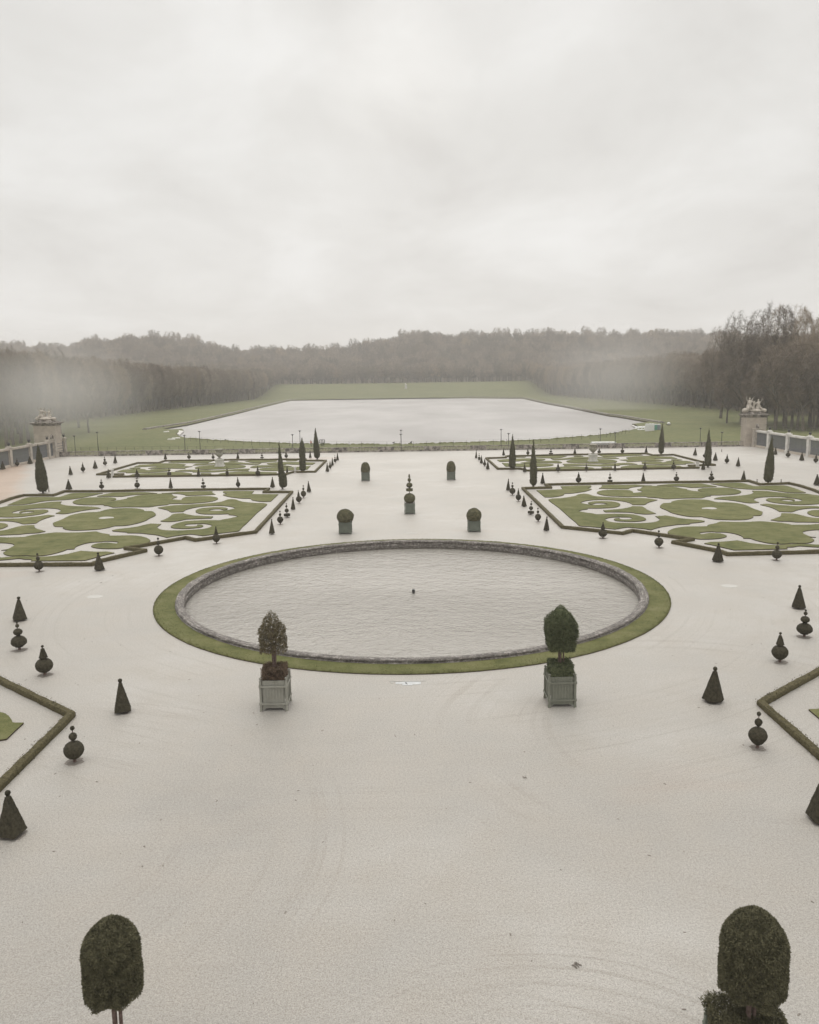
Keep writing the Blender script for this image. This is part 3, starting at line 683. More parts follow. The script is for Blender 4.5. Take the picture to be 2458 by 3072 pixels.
def topiary(kd, x, y, top, w, label, group, var=0, rz=0.0):
    base = at(x, y, 0); H = height_to(base, top); R = wid(base, w)/2
    e = empty('topiary', base, rz); e.rotation_euler = (random.uniform(-.03, .03), random.uniform(-.035, .035), rz); s = R/HALF[kd]; e.scale = (s, s, H)
    for n_, me in PROTO[kd, var]:
        o = link(n_, me, MT['stem'] if n_ == 'stem' else MT['yew'], e)
    o = link('soil_shade_patch', soil_shade_me, MT['soil'], e); o.location = (0, 0, .006/H); o.rotation_euler.z = random.random()*6; q = random.uniform(.75, 1.05); o.scale = (q, q, 1)
    tag(e, label, 'topiary', group); return e
ORD = ['first', 'second', 'third', 'fourth', 'fifth', 'sixth', 'seventh', 'eighth', 'ninth']
ROWS = [
 ('nearest the left corner of the foreground', 'topiary in the left foreground', 'own', [('cone', 37, 2507, 2370, 84)]),
 ('in the left foreground', 'topiary in the left foreground', 'own', [('balls', 224, 2286, 2177, 58), ('cone', 369, 2136, 2035, 62), ('cone_ball', 135, 2025, 1935.5, 50), ('four_balls', 59, 1950, 1865.6, 45), ('cone', 60, 1861, 1790, 50)]),
 ('in the right foreground', 'topiary in the right foreground', 'own', [('cone', 2463, 2462, 2330, 88), ('balls', 2272.7, 2244, 2135, 54), ('cone', 2139, 2104, 2000, 63), ('cone_ball', 2340, 1986, 1896.6, 47), ('four_balls', 2413, 1911, 1829, 45), ('cone', 2397, 1825, 1755, 41.5)]),
 ('front of the near left parterre', 'yews before the near left parterre', 'from the left edge', [('balls', 118, 1715, 1659, 27), ('cone', 299, 1711, 1657, 35), ('balls', 477, 1668, 1612, 27), ('cone_ball', 650, 1631, 1579, 22.6)]),
 ('front of the near right parterre', 'yews before the near right parterre', 'from the avenue', [('cone_ball', 1809, 1615, 1566, 26), ('balls', 1977.6, 1643, 1590.5, 26.5), ('cone', 2154, 1685, 1629, 34), ('balls', 2330, 1681, 1625.5, 28.5)]),
 ('avenue side of near left parterre', 'yews along the avenue, left', 'from the basin', [('cone', 816, 1603, 1557, 19.7), ('balls', 841.4, 1573, 1531.6, 18.8), ('disc', 862, 1552, 1509, 18.8), ('cone', 879.7, 1529, 1491, 17.4), ('cone_ball', 897.7, 1509.6, 1470.7, 17), ('balls', 911, 1494, 1455, 16), ('cone', 927.5, 1477, 1443, 14)]),
 ('avenue side of near right parterre', 'yews along the avenue, right', 'from the basin', [('cone', 1639.8, 1592.5, 1549.5, 21), ('balls', 1615, 1565.4, 1523, 18.5), ('disc', 1593, 1544, 1503, 18.5), ('cone', 1573, 1520, 1486.6, 18), ('cone_ball', 1556, 1504, 1465, 16), ('balls', 1538, 1485.7, 1446.5, 18), ('cone', 1525, 1472, 1436, 16)]),
 ('behind the near left parterre', 'yews behind the near left parterre', 'from the tall left cypress', [('cone', 207, 1469.6, 1438, 20), ('four_balls', 305.4, 1469, 1436.5, 14.6), ('balls', 412, 1466, 1433, 16), ('cone', 512.7, 1465.7, 1433, 13), ('disc', 611, 1464.6, 1433, 14.5), ('cone_ball', 715.4, 1463.5, 1430.7, 13.3), ('cone', 818, 1463, 1430.7, 15)]),
 ('behind the near right parterre', 'yews behind the near right parterre', 'from the avenue', [('cone', 1628.6, 1451.6, 1419, 16.6), ('cone_ball', 1736, 1450, 1416, 17), ('disc', 1830.5, 1448, 1417.8, 15), ('cone', 1930.6, 1448, 1417.8, 18), ('balls', 2030, 1446, 1416, 16), ('four_balls', 2135, 1444, 1412, 17), ('cone', 2231, 1442.7, 1411.7, 18), ('cone', 2452.5, 1456, 1423, 24)]),
 ('front of the far left parterre', 'yews before the far left parterre', 'from the left', [('cone', 326, 1434.8, 1407, 14.6), ('cone_ball', 412, 1434.8, 1407, 15), ('balls', 508.5, 1430, 1403.5, 12), ('cone', 596, 1430, 1403, 13), ('balls', 682, 1429, 1400, 10), ('cone_ball', 774, 1428.4, 1398, 14.5), ('cone', 861.7, 1422, 1398, 10)]),
 ('front of the far right parterre', 'yews before the far right parterre', 'from the avenue', [('cone', 1575, 1417, 1390, 12.7), ('cone_ball', 1675, 1416.5, 1388, 13.4), ('balls', 1759.7, 1414.6, 1387, 10), ('cone', 1845.8, 1413, 1387, 10), ('cone_ball', 1934.8, 1412, 1384.6, 13), ('balls', 2021.6, 1410, 1381, 14), ('cone', 2110, 1409.4, 1382, 15)]),
 ('balustrade side, far left parterre', 'yews before the balustrade, left', 'from the left', [('cone', 496.6, 1379, 1358, 10), ('balls', 567.8, 1378.5, 1356, 11), ('cone_ball', 640, 1378, 1357.7, 9), ('cone', 714, 1377, 1356, 10), ('disc', 786.4, 1376, 1356, 10), ('cone_ball', 859.4, 1375, 1352.5, 10.5), ('cone', 931.3, 1374, 1352.5, 10)]),
 ('balustrade side of far right parterre', 'yews before the balustrade, right', 'from the avenue', [('cone', 1511.6, 1366.7, 1345, 10), ('cone_ball', 1584.6, 1365.5, 1345, 10), ('disc', 1653.5, 1364, 1343.8, 12), ('cone', 1725, 1363.5, 1344, 12), ('cone_ball', 1798, 1361, 1344, 11), ('balls', 1868, 1361, 1339, 11.5), ('cone', 1939, 1361, 1338, 13)]),
 ('gravel beside the right gate pier', 'yews by the right gate pier', 'from the far cypress', [('cone', 2085.7, 1366.7, 1343.7, 13.6), ('balls', 2114.8, 1373.8, 1353, 12), ('cone', 2146.5, 1382, 1357, 15), ('cone_ball', 2181, 1390.6, 1362.8, 13.6), ('cone', 2215, 1400, 1372, 15)]),
 ('along the right railing wall', 'yews along the right railing wall', 'from its far end', [('cone', 2327, 1364.7, 1341.5, 12), ('balls', 2364.8, 1372.8, 1348, 14), ('cone', 2406, 1382, 1356.7, 15), ('cone_ball', 2448, 1389, 1362.5, 13.6)]),
 ('along the left railing wall', 'yews along the left railing wall', 'from the picture edge', [('cone', 8.7, 1408.7, 1383.6, 16), ('balls', 52, 1399, 1375.6, 12.5), ('cone', 90.4, 1392, 1368.7, 16)]),
 ('slanting row left of far parterre', 'yews at the left end of the far parterre', 'from the front', [('cone', 212.5, 1425.4, 1398, 14.6), ('cone_ball', 249.7, 1416.7, 1387, 13), ('cone', 286, 1406, 1381, 14.6), ('four_balls', 316, 1397.6, 1368.7, 12), ('cone', 346, 1390.6, 1364.5, 12.5)]),
 ('avenue side of far left parterre', 'yews beside the far left parterre', 'from the front', [('cone', 982.6, 1415.6, 1389, 12.7), ('cone_ball', 991, 1407, 1382.5, 10), ('cone', 998, 1397.6, 1373, 9), ('balls', 1006, 1389, 1365.5, 9), ('cone', 1013, 1381.6, 1358, 10)]),
 ('avenue side of far right parterre', 'yews beside the far right parterre', 'from the front', [('cone', 1463.8, 1408.5, 1382, 12), ('cone_ball', 1454.5, 1399.6, 1375, 10), ('cone', 1445, 1391, 1365.5, 10), ('balls', 1438, 1382.7, 1359.7, 8), ('cone', 1429, 1375, 1350.8, 10)]),
]
OWN = {('cone', 37): 'largest yew pyramid with ball top, cut by the left picture edge', ('balls', 224): 'three ball yew beside the left foreground hedge corner', ('cone', 369): 'yew pyramid with ball top between left hedge corner and planter', ('cone_ball', 135): 'yew ball with cone and bead above the left hedge corner', ('four_balls', 59): 'four ball yew just before a pyramid at the left edge', ('cone', 60): 'farther yew pyramid behind the four ball yew, left edge',
       ('cone', 2463): 'large yew pyramid half cut off by the right picture edge', ('balls', 2272.7): 'three ball yew with pointed base beside the right foreground hedge', ('cone', 2139): 'yew pyramid with ball top left of the right hedge corner', ('cone_ball', 2340): 'yew ball with cone and bead above the right hedge corner', ('four_balls', 2413): 'four ball yew just before a pyramid at the right edge', ('cone', 2397): 'farther yew pyramid behind the four ball yew, right edge'}
for place, grp, frm, items in ROWS:
    for i, (kd, x, y, top, w) in enumerate(items):
        lab = OWN[kd, x] if frm == 'own' else '%s, %s, %s %s' % (DESC[kd], place, ORD[i], frm)
        nv = 3 if kd in ('cone', 'balls') else 2
        v = i % nv
        if (kd, x) == ('balls', 2272.7): v = 1
        if (kd, x) == ('balls', 224): v = 0
        topiary(kd, x, y, top, w, lab, grp, v, random.uniform(-.5, .5))

# ================================================================ TUBS AND THE TREES IN THEM
def tub_parts(w, h, m_body, parent):
    """square slatted planter: w wide, h high to the rim; posts with balls, bands, panels"""
    t = .07*w; a = w/2
    for k in range(4):
        r = PI/2*k; c, s = math.cos(r), math.sin(r)
        mb = MB(); n = 15
        inner = w-2*t
        for i in range(n):
            u = -inner/2+inner*(i+.5)/n; d = a-t*.55+(.022 if i % 2 else 0)
            mb.box(c*u-s*(-d), s*u+c*(-d), h*.56, inner/n*.985, .03, h*.84, r)
        d = a-t*.5
        # lower rail with arched cut-out
        mb.box(-s*(-d), c*(-d), h*.115, inner, .04, h*.05, r)
        for q in (-1, 1):
            u = q*(inner/2-.045*w); mb.box(c*u-s*(-d), s*u+c*(-d), h*.07, .09*w, .04, h*.05, r, top=.6)
        mb.build('slatted_panel', m_body, parent)
        mb = MB()
        mb.box(c*a-s*a, s*a+c*a, h*.5, t*1.15, t*1.15, h, 0)
        mb.box(c*a-s*a, s*a+c*a, h*.03, t*1.5, t*1.5, h*.06, 0)
        p = mb.build('corner_post', m_body, parent)
        mb = MB(); x, y = c*a-s*a, s*a+c*a
        mb.lathe([(.022*w, 0), (.03*w, .01*w), (.018*w, .03*w)], 10, x, y, h); mb.sphere((x, y, h+.075*w), .047*w, n=12, m=8)
        mb.build('finial_ball', m_body, p)
    for z in (.80, .24):
        mb = MB()
        for k in range(4):
            r = PI/2*k; c, s = math.cos(r), math.sin(r); d = a+t*.62
            mb.box(-s*(-d), c*(-d), h*z, w+t*1.5, .035, h*.045, r)
            x, y = c*a-s*a, s*a+c*a
            mb.lathe([(t*.95, -.04*h), (t*.95, .04*h)], 8, x, y, h*z)
            for q in (-1, 1): mb.sphere((c*q*(a-.02)-s*(-d-.02), s*q*(a-.02)+c*(-d-.02), h*z), .02*w, n=6, m=4)
        mb.build('iron_band', m_body, parent)
    mb = MB(); mb.box(0, 0, h*.9, w-t, w-t, h*.04); mb.build('soil', MT['soil'], parent)

def foliage(name, inside, box, n, size, m, parent, shell=.75, gaps=0.0, gs=2.0, tilt=.75):
    """leaf clumps through a clipped volume; inside(P)-> signed depth (positive inside), in metres"""
    out = []; tot = 0
    while tot < n:
        P = rng.random((n*2, 3))*(np.array(box[1])-np.array(box[0]))+np.array(box[0])
        d = inside(P); keep = d > 0
        keep &= (rng.random(len(P)) < np.where(d < .12, 1.0, 1-shell))
        P = P[keep]
        if gaps:
            g = np.array([noise.noise(Vector(p)*gs) for p in P]); P = P[g > -1+gaps*1.0]
        out.append(P); tot += len(P)
    P = np.concatenate(out)[:n]
    eps = .02; d0 = inside(P)
    nr = np.stack([inside(P+np.eye(3)[i]*eps)-d0 for i in range(3)], 1); L = np.linalg.norm(nr, axis=1)[:, None]; nr = -nr/np.maximum(L, 1e-6)
    V, Fq = leaves(P, nr, size, .55, tilt)
    return link(name, mesh_np(name, V, Fq), m, parent)
def sd_box(P, c, h):
    q = np.abs(P-np.array(c))-np.array(h); return -np.max(q, axis=1)
def wob(P, a, f):
    return a*(np.sin(P[:, 0]*f+1.3)*np.sin(P[:, 1]*f*1.1+.4)+np.sin(P[:, 2]*f*1.2+2)*.7)

def stems(pts, parent, name='trunk', m='stem'):
    mb = MB()
    for a, b, r0, r1 in pts: mb.tube(a, b, r0, r1, 8)
    return mb.build(name, MT[m], parent)
def core(name, mb, parent, m='yew_big'):
    rough(mb, .03, 4); return mb.build(name, MT[m], parent)

# --- right front tub: green yew, pointed cube crown on a clipped cube
def front_tub(px, py, w, label, brown):
    base = at(px, py, 0); base.y += w/2
    e = empty('potted_tree', base); h = 1.25*w
    tub_parts(w, h, MT['tub_light'] if brown else MT['tub'], e)
    a = w/2
    hz0, hz1 = h*.9, h+.56
    hb = lambda P: np.minimum(sd_box(P, (0, 0, (hz0+hz1)/2), (a*.93, a*.93, (hz1-hz0)/2)), (hz1+.0-P[:, 2]))+wob(P, .02, 9)
    if brown: 
        foliage('clipped_underhedge', hb, ((-a*1.05, -a*1.05, hz0), (a*1.05, a*1.05, hz1+.08)), 9000, .055, MT['russet'], e, .7)
        foliage('hedge_core', lambda P: sd_box(P, (0, 0, (hz0+hz1)/2), (a*.8, a*.8, (hz1-hz0)/2-.08)), ((-a, -a, hz0), (a, a, hz1)), 5000, .08, MT['russet'], e, .2)
    else:
        foliage('clipped_underhedge', hb, ((-a*1.05, -a*1.05, hz0), (a*1.05, a*1.05, hz1+.08)), 12000, .055, MT['yew_green'], e, .7)
        c = MB(); c.box(0, 0, (hz0+hz1)/2-.03, a*1.72, a*1.72, hz1-hz0-.1); c.build('hedge_core', MT['yew_green'], e)
    return e, h, a, hz1
def crown_dims(e, cb, ct):
    """heights above the base whose image rows are cb (crown bottom) and ct (top)"""
    b = Vector(e.location); return height_to(b, cb), height_to(b, ct)
e, h, a, hz1 = front_tub(1687, 2122, 1.27, '', False); tag(e, 'green pointed yew in a grey green slatted tub right of the basin', 'potted tree', 'tall planted tubs before the basin')
z0, z1 = crown_dims(e, 1947, 1812); zs = z0+(z1-z0)*.60; aw = .74
def crownR(P):
    x, y, z = P[:, 0], P[:, 1], P[:, 2]
    r = np.maximum(np.abs(x), np.abs(y)); up = np.clip((z-zs)/(z1-zs), 0, 1); lo = np.clip((zs-z)/(zs-z0), 0, 1)
    lim = np.where(z > zs, aw*(1-up)**.85, aw*(1-.22*lo**3))
    return np.minimum(lim-r, np.minimum(z-z0, z1+.05-z))+wob(P, .03, 7)
foliage('crown', crownR, ((-.8, -.8, z0-.1), (.8, .8, z1+.05)), 26000, .06, MT['yew_green'], e, .6)
cm = MB(); cm.box(0, 0, (z0+zs)/2+.05, aw*1.55, aw*1.55, zs-z0-.2); cm.box(0, 0, zs+(z1-zs)*.38, aw*1.5, aw*1.5, (z1-zs)*.72, top=.32); cm.build('crown_core', MT['yew_green'], e)
stems([((.02, 0, hz1-.3), (.0, 0, z0+.5), .05, .05), ((-.06, .02, hz1-.3), (-.09, .03, z0+.5), .04, .035), ((.17, .0, hz1-.3), (.14, .02, z0+.4), .04, .035)], e)
# --- left front tub: thin browned yew
e, h, a, hz1 = front_tub(823, 2133, 1.27, '', True); tag(e, 'thin browned yew on several trunks in a chalky tub left', 'potted tree', 'tall planted tubs before the basin')
z0, z1 = crown_dims(e, 1952, 1829); zs = z0+(z1-z0)*.5; aw2 = .66
def crownL(P):
    x, y, z = P[:, 0]+.05*(P[:, 2]-z0), P[:, 1], P[:, 2]
    r = np.maximum(np.abs(x), np.abs(y))*.6+np.hypot(x, y)*.4; up = np.clip((z-zs)/(z1-zs), 0, 1)
    lim = np.where(z > zs, aw2*(1-up)**.8, aw2)
    return np.minimum(lim-r, z1-z)+wob(P, .03, 9)-np.where(z < z0+.25, (z0+.25-z)*.9*(np.hypot(x, y) < .3), 0)
foliage('crown', crownL, ((-.75, -.75, z0), (.75, .75, z1)), 10500, .058, MT['yew_brown'], e, .45, gaps=.96, gs=8)
tr = []
for k in range(7):
    t = k*.9; x, y = .06*math.cos(t), .06*math.sin(t); X, Y = .20*math.cos(t), .20*math.sin(t); tr.append(((x, y, hz1-.3), (X*.6, Y*.6, z0+.35), .03, .024)); tr.append(((X*.6, Y*.6, z0+.35), (X*1.4, Y*1.4, z1-.5-.1*k), .024, .008))
    for q in range(5): 
        zz = z0+.25+q*.2; tr.append(((X*.8, Y*.8, zz), (X*2.2*math.cos(q)-Y*.5, Y*2.0+X*.5*math.sin(q), zz+.16), .010, .004))
stems(tr, e)

# --- the two big domed yews at the bottom of the picture
def dome_tub(px_c, px_w, top_y, bot_y, dpt, label, seed, m, stems_n, w=1.25, hh=1.3, up=.42, bush=.95):
    # crown axis found on the ray through its middle at the given depth
    my = (top_y+bot_y)/2; d = Fv*FPX+Rv*(px_c-1229)-Uv*(my-1536); P0 = CAM+d*(dpt/FPX)
    base = Vector((P0[0], P0[1], 0)); e = empty('potted_tree', base)
    tub_parts(w, hh, MT['tub_green'], e); a = w/2; hz1 = hh+up
    zt = height_to(base, top_y+4); R = wid((P0[0], P0[1], P0[2]), px_w)/2; zb = height_to(base+Vector((0, -R*.5, 0)), bot_y)
    hb = lambda P: sd_box(P, (0, 0, (hh*.9+hz1)/2), (a*bush, a*bush, (hz1-hh*.9)/2))+wob(P, .05, 7)
    foliage('clipped_underhedge', hb, ((-a*1.35, -a*1.35, hh*.9), (a*1.35, a*1.35, hz1+.1)), 34000, .042, m, e, .6)
    def f(P):
        x, y, z = P[:, 0], P[:, 1], P[:, 2]; r = np.hypot(x, y); zc = zt-R*1.3
        top = R-np.sqrt(x*x+y*y+((z-zc)*(R/(zt-zc)))**2)
        side = R-r
        bot = z-(zb+.10*np.sin(x*9+seed)*np.sin(y*8)+.10*(r/R)**6)
        return np.where(z > zc, top, np.minimum(side, bot))+wob(P, .012, 6+seed*.3)
    foliage('crown', f, ((-R*1.1, -R*1.1, zb-.2), (R*1.1, R*1.1, zt+.06)), 100000, .034, m, e, .86, tilt=.7)
    cm = MB(); q = R*.86; cm.lathe([(q*.6, zb+.45), (q, zb+.6), (q, zt-R*1.3), (q*.90, zt-R*.75), (q*.66, zt-R*.42), (q*.3, zt-R*.22), (q*.1, zt-R*.17)], 28); cm.build('crown_core', m, e)
    stems([((.04*math.cos(k*2.1)*2, .03*math.sin(k*2.1), hz1-.4), (.07*math.cos(k*2.1)*1.4, .06*math.sin(k*2.1), zb+.7), .045, .04) for k in range(stems_n)], e)
    tag(e, label, 'potted tree', 'domed yews at the bottom of the picture'); return zb, zt, R, base
print(dome_tub(337, 170, 2756, 3018, 17.7, 'slimmer dome shaped yew standing at the bottom left', 1, MT['yew_big'], 4, 1.1, 1.2, .25))
print(dome_tub(2262, 194, 2731, 3012, 18.2, 'broader dome shaped yew above a clipped hedge, bottom right', 4, MT['yew_big'], 5, 1.40, 1.15, .62, 1.12))

# --- middle pair with ball heads, far pair with egg heads, central stacked one
def small_tub(px, py, wpx, top_px_rim, label, cat_group, build):
    base = at(px, py, 0); w = wid(base, wpx); base.y += w/2
    e = empty('potted_tree', base); h = height_to(at(px, py, 0), top_px_rim)
    tub_parts(w, h*.95, MT['tub_green'], e); build(e, w, h, base); tag(e, label, 'potted tree', cat_group)
def head(zc_px_top, wpx, egg):
    def b(e, w, h, base):
        zt = height_to(base, zc_px_top); R = wid(base, wpx)/2
        zb = h*.92; mb = MB(); n = 22; prof = []
        k0 = -.62 if not egg else -.35; Rz = (zt-zb)/(1-k0); zc = zt-Rz
        for i in range(n+1):
            a_ = math.asin(k0)+(PI/2-math.asin(k0))*i/n; r = R*math.cos(a_)
            if egg: r = R*max(0, math.cos(a_))**.85
            if i < 4: r = max(r, R*.80)
            prof.append((max(.03, r), zc+Rz*math.sin(a_)))
        mb.lathe(prof, 32); rough(mb, .05, 3); rough(mb, .02, 11); tuft(mb, 900, .07); mb.build('crown', MT['yew_big'], e)
        stems([((0, 0, h*.5), (0, 0, zt-.3), .06, .03)], e)
    return b
GT = 'round headed yews in green tubs on the avenue'
small_tub(1036, 1603, 35, 1564, 'ball headed yew in green tub left of the central one', GT, head(1527.6, 50, False))
small_tub(1424, 1596.6, 34, 1560.6, 'ball headed yew in grey green tub right of the central one', GT, head(1524.6, 44.6, False))
small_tub(1097, 1443.5, 22.5, 1415, 'egg shaped yew in green tub, far left of the avenue', GT, head(1386.4, 27, True))
small_tub(1354.5, 1440.6, 22.5, 1413, 'egg shaped yew in green tub, far right of the avenue', GT, head(1383, 27, True))
def stacked(e, w, h, base):
    def hh(py): return height_to(base, py)
    def R(wp): return wid(base, wp)/2
    y = lambda t: 1400+t/10.78
    L = [('clipped_ball', ball_mb(0, R(34), (hh(y(860))-hh(y(1180)))/2), (hh(y(860))+hh(y(1180)))/2),
         ('clipped_disc', disc_mb(hh(y(785)), hh(y(708)), R(19.5)), 0), ('clipped_dome', ball_mb(0, R(18), (hh(y(515))-hh(y(680)))/2*1.15, flat=.3), (hh(y(515))+hh(y(680)))/2-.03),
         ('upper_ball', ball_mb(0, R(10), (hh(y(365))-hh(y(495)))/2, spade=.4), (hh(y(365))+hh(y(495)))/2), ('top_cone', pyramid_mb(hh(y(345)), hh(y(250)), R(6.8), R(4), 8), 0)]
    for n_, mb, z in L:
        mb.v = [(a_, b_, c_+z) for a_, b_, c_ in mb.v]; rough(mb, .02, 5); tuft(mb, 1100, .05); mb.build(n_, MT['yew_big'], e)
    stems([((0, 0, h*.6), (0, 0, hh(1430)), .05, .03)], e)
small_tub(1230, 1543, 29, 1509, 'tall yew of stacked ball, disc, dome and cone, centre tub', None, stacked)

# ================================================================ CYPRESSES
def cypress(px, py, top_x, top_y, wpx, label, lump=False, seed=0, blunt=.35):
    base = at(px, py, 0); H = height_to(base, top_y); R = wid(base, wpx)/2
    e = empty('cypress', base)
    # lean: horizontal offset of the tip
    bx, _ = proj((base.x, base.y, H)); lean = (top_x-bx)*depth(base)/FPX
    mb = MB(); n = 26; prof = []
    for i in range(27):
        t = i/26; z = .35+(H-.35)*t
        r = R*(min(1, (t/.10+.45)**.8) if t < .06 else 1)*max(.03, (1-max(0, (t-blunt)/(1-blunt))**1.25))
        prof.append((r, z))
    mb.lathe(prof, n)
    mb.v = [(x*(1+.06*noise.noise(Vector((x*1.5, y*1.5, z*.6+seed)))), y, z) for x, y, z in mb.v]
    if lump:
        k = MB()
        for (lx, lz, lr, lh) in ((.95*R, .33*H*.55+.2, R*.85, H*.30), (R*.35, .30*H, R*.9, H*.2)):
            k.lathe([(lr*.5, lz-lh*.5), (lr, lz-lh*.38), (lr, lz+lh*.1), (lr*.75, lz+lh*.35), (lr*.1, lz+lh*.5)], 16, lx, -.1, 0)
        mb.add(k.v, k.f)
    mb.v = [(x+lean*z/H, y, z) for x, y, z in mb.v]
    rough(mb, .07, 1.9); rough(mb, .03, 7)
    tuft(mb, 150, .17); mb.build('foliage', MT['cypress'], e)
    st = MB(); st.tube((0, 0, -.05), (0, 0, 1.0), .16, .13, 8); st.build('trunk', MT['bark'], e)
    o = link('soil_shade_patch', soil_shade_me, MT['soil'], e); o.location.z = .007; o.scale = (R*3.2, R*3.2, 1)
    tag(e, label, 'cypress', 'tall clipped cypresses of the parterres')
cypress(129.5, 1480, 113, 1332, 31, 'tall leaning cypress behind the hedge at the far left', seed=1)
cypress(848, 1468, 837, 1328.7, 17, 'ragged cypress with a drooping lobe at its foot', lump=True, seed=2)
cypress(908.7, 1417.7, 906, 1312.5, 18, 'blunt columnar cypress at the corner of the far left parterre', seed=3, blunt=.62)
cypress(952, 1378.5, 946, 1283.5, 17, 'slender pointed cypress close to the balustrade, left of the avenue', seed=4)
cypress(1537, 1409, 1539, 1302, 19, 'pointed cypress at the corner of the far right parterre', seed=5)
cypress(1601, 1462, 1601, 1318, 20, 'pointed cypress at the corner of the near right parterre', seed=6)
cypress(1984, 1364.6, 1988.5, 1268, 15, 'thin pale cypress near the balustrade behind the right stone vase', seed=7)
cypress(2124.6, 1402.6, 2128, 1284.5, 18, 'dark cypress at the far right tip of the parterre', seed=8)
cypress(2305, 1451.4, 2317.6, 1307.5, 25, 'broad leaning cypress in front of the right railing wall', seed=9)

# ================================================================ VASES AND POSTS
def vase(px, py, top, wpx, label):
    base = at(px, py, 0); H = height_to(base, top); R = wid(base, wpx)/2
    e = empty('stone_vase', base); p = H*.44
    mb = MB(); q = R*.92
    mb.box(0, 0, .15, q*2.1, q*2.1, .3); mb.box(0, 0, p*.5+.1, q*1.7, q*1.7, p-.35); mb.box(0, 0, p-.12, q*1.95, q*1.95, .16); mb.box(0, 0, p-.02, q*1.5, q*1.5, .08)
    mb.build('pedestal', MT['stone_white'], e)
    mb = MB(); v = H-p
    mb.lathe([(R*.55, p), (R*.55, p+.04*v), (R*.25, p+.10*v), (R*.2, p+.16*v), (R*.4, p+.22*v), (R*.66, p+.36*v), (R*.74, p+.52*v), (R*.70, p+.62*v), (R*.66, p+.68*v), (R*.72, p+.80*v), (R*.86, p+.90*v), (R*1.0, p+.94*v), (R*1.0, p+.99*v), (R*.86, p+v), (R*.55, p+.97*v)], 32)
    o = mb.build('bowl', MT['urn'], e, smooth=True)
    mb = MB()
    for sx in (-1, 1):
        for k in range(8):
            a0, a1 = PI*k/8-PI/2, PI*(k+1)/8-PI/2
            mb.tube((sx*(R*.62+R*.22*math.cos(a0)), 0, p+.5*v+R*.22*math.sin(a0)), (sx*(R*.62+R*.22*math.cos(a1)), 0, p+.5*v+R*.22*math.sin(a1)), .07, .07, 6)
    mb.build('handle', MT['urn'], e)
    tag(e, label, 'vase', 'great stone vases in the far parterres')
vase(660, 1400, 1346.7, 27, 'great stone vase on a pedestal in the far left parterre')
vase(1779.5, 1385, 1332.6, 27, 'great stone vase on a pedestal in the far right parterre')
for x, y, top, w, lb in ((338, 1429.5, 1408, 7, 'stubby stone pedestal by the left tip of the far parterre'), (886, 1418.5, 1401, 6.5, 'stubby stone pedestal between two cypresses at far left parterre'), (2092.8, 1405, 1385, 8, 'stubby stone pedestal beside the dark far right cypress')):
    base = at(x, y, 0); H = height_to(base, top); q = wid(base, w); mb = MB()
    mb.box(0, 0, .08, q*1.15, q*1.15, .16); mb.box(0, 0, H*.5, q*.92, q*.92, H-.3); mb.box(0, 0, H-.1, q*1.12, q*1.12, .14)
    o = mb.build('stone_pedestal', MT['stone_white']); o.location = base; tag(o, lb, 'pedestal')
for x, y, lb in ((147, 1475.5, 'small peg in the gravel right of the leaning left cypress'), (2271.8, 1449.5, 'small peg left of the broad right cypress'), (2344, 1450, 'small peg right of the broad right cypress'), (2165.8, 1355.5, 'tiny post by the balustrade right of the pale cypress')):
    mb = MB(); mb.lathe([(.09, 0), (.09, .35), (.05, .4), (.05, .5), (.12, .52), (.1, .6)], 8); o = mb.build('marker_peg', MT['stone_dark']); o.location = at(x, y, 0); tag(o, lb, 'peg')
# drain covers in the gravel
def slab(px, py, w, d, label, m='slab', rz=0, z=.006, th=.012, n=4):
    p = at(px, py, 0); mb = MB()
    if n == 4: mb.box(0, 0, 0, w, d, th, rz)
    else: mb.lathe([(w/2, -th/2), (w/2, th/2)], n)
    return mb, p, m
cv = at(1223, 2051, 0); e = empty('drain_cover', cv); tag(e, 'pale metal hatch with a dark handle set in the gravel', 'drain cover')
mb = MB(); mb.box(0, 0, .008, .56, .50, .012, -.01); mb.build('middle_plate', MT['slab'], e)
mb = MB(); mb.box(-.46, .09, .006, .36, .26, .008); mb.box(.50, .05, .006, .42, .38, .008); mb.build('side_plate', MT['slab'], e)
mb = MB(); mb.box(.02, .34, .012, 2.0, .055, .02, .015); mb.box(-.83, .24, .012, .16, .26, .02); mb.build('stone_strip', MT['slab_line'], e)
mb = MB(); mb.tube((-.13, .12, .03), (.0, -.16, .03), .010, .010, 6); mb.sphere((-.07, 0, .03), .035); mb.build('handle', MT['iron'], e)
for x, y, lb in ((284, 1790, 'flat white oval cover in the gravel left of the basin'), (2188, 1758, 'flat white oval cover in the gravel right of the basin')):
    mb = MB(); mb.lathe([(.62, 0), (.60, .014), (.3, .016), (.28, .010)], 28, jit=.03); o = mb.build('round_cover', MT['slab_line']); o.location = at(x, y, 0); o.scale = (1, .8, 1); tag(o, lb, 'drain cover')
mb = MB(); mb.box(0, 0, .008, 1.3, .5, .012); o = mb.build('drain_slab', MT['slab_line']); o.location = at(1236, 1600, 0); tag(o, 'pale flat strip in the gravel just beyond the basin', 'drain cover')
# fallen leaves and twigs
mb = MB()
for _ in range(900):
    x = random.uniform(-45, 45); y = random.uniform(-52, 60)
    if math.hypot(x, y) < RING+.2: continue
    r = random.uniform(.02, .07); t = random.random()*6; mb.box(x, y, .012, r*2, r*.8, .014, t, top=.5)
for x, y in ((1731, 2897), (1733, 2892), (1575, 2332), (340, 1727), (303, 1748)):
    p = at(x, y, .02)
    for _ in range(5): mb.box(p.x+random.uniform(-.08, .08), p.y+random.uniform(-.05, .05), .02, random.uniform(.06, .16), .03, .02, random.random()*3, top=.6)
tag(mb.build('fallen_leaves', MT['soil']), 'scattered dead leaves and twigs on the gravel', 'leaves', kind='stuff')
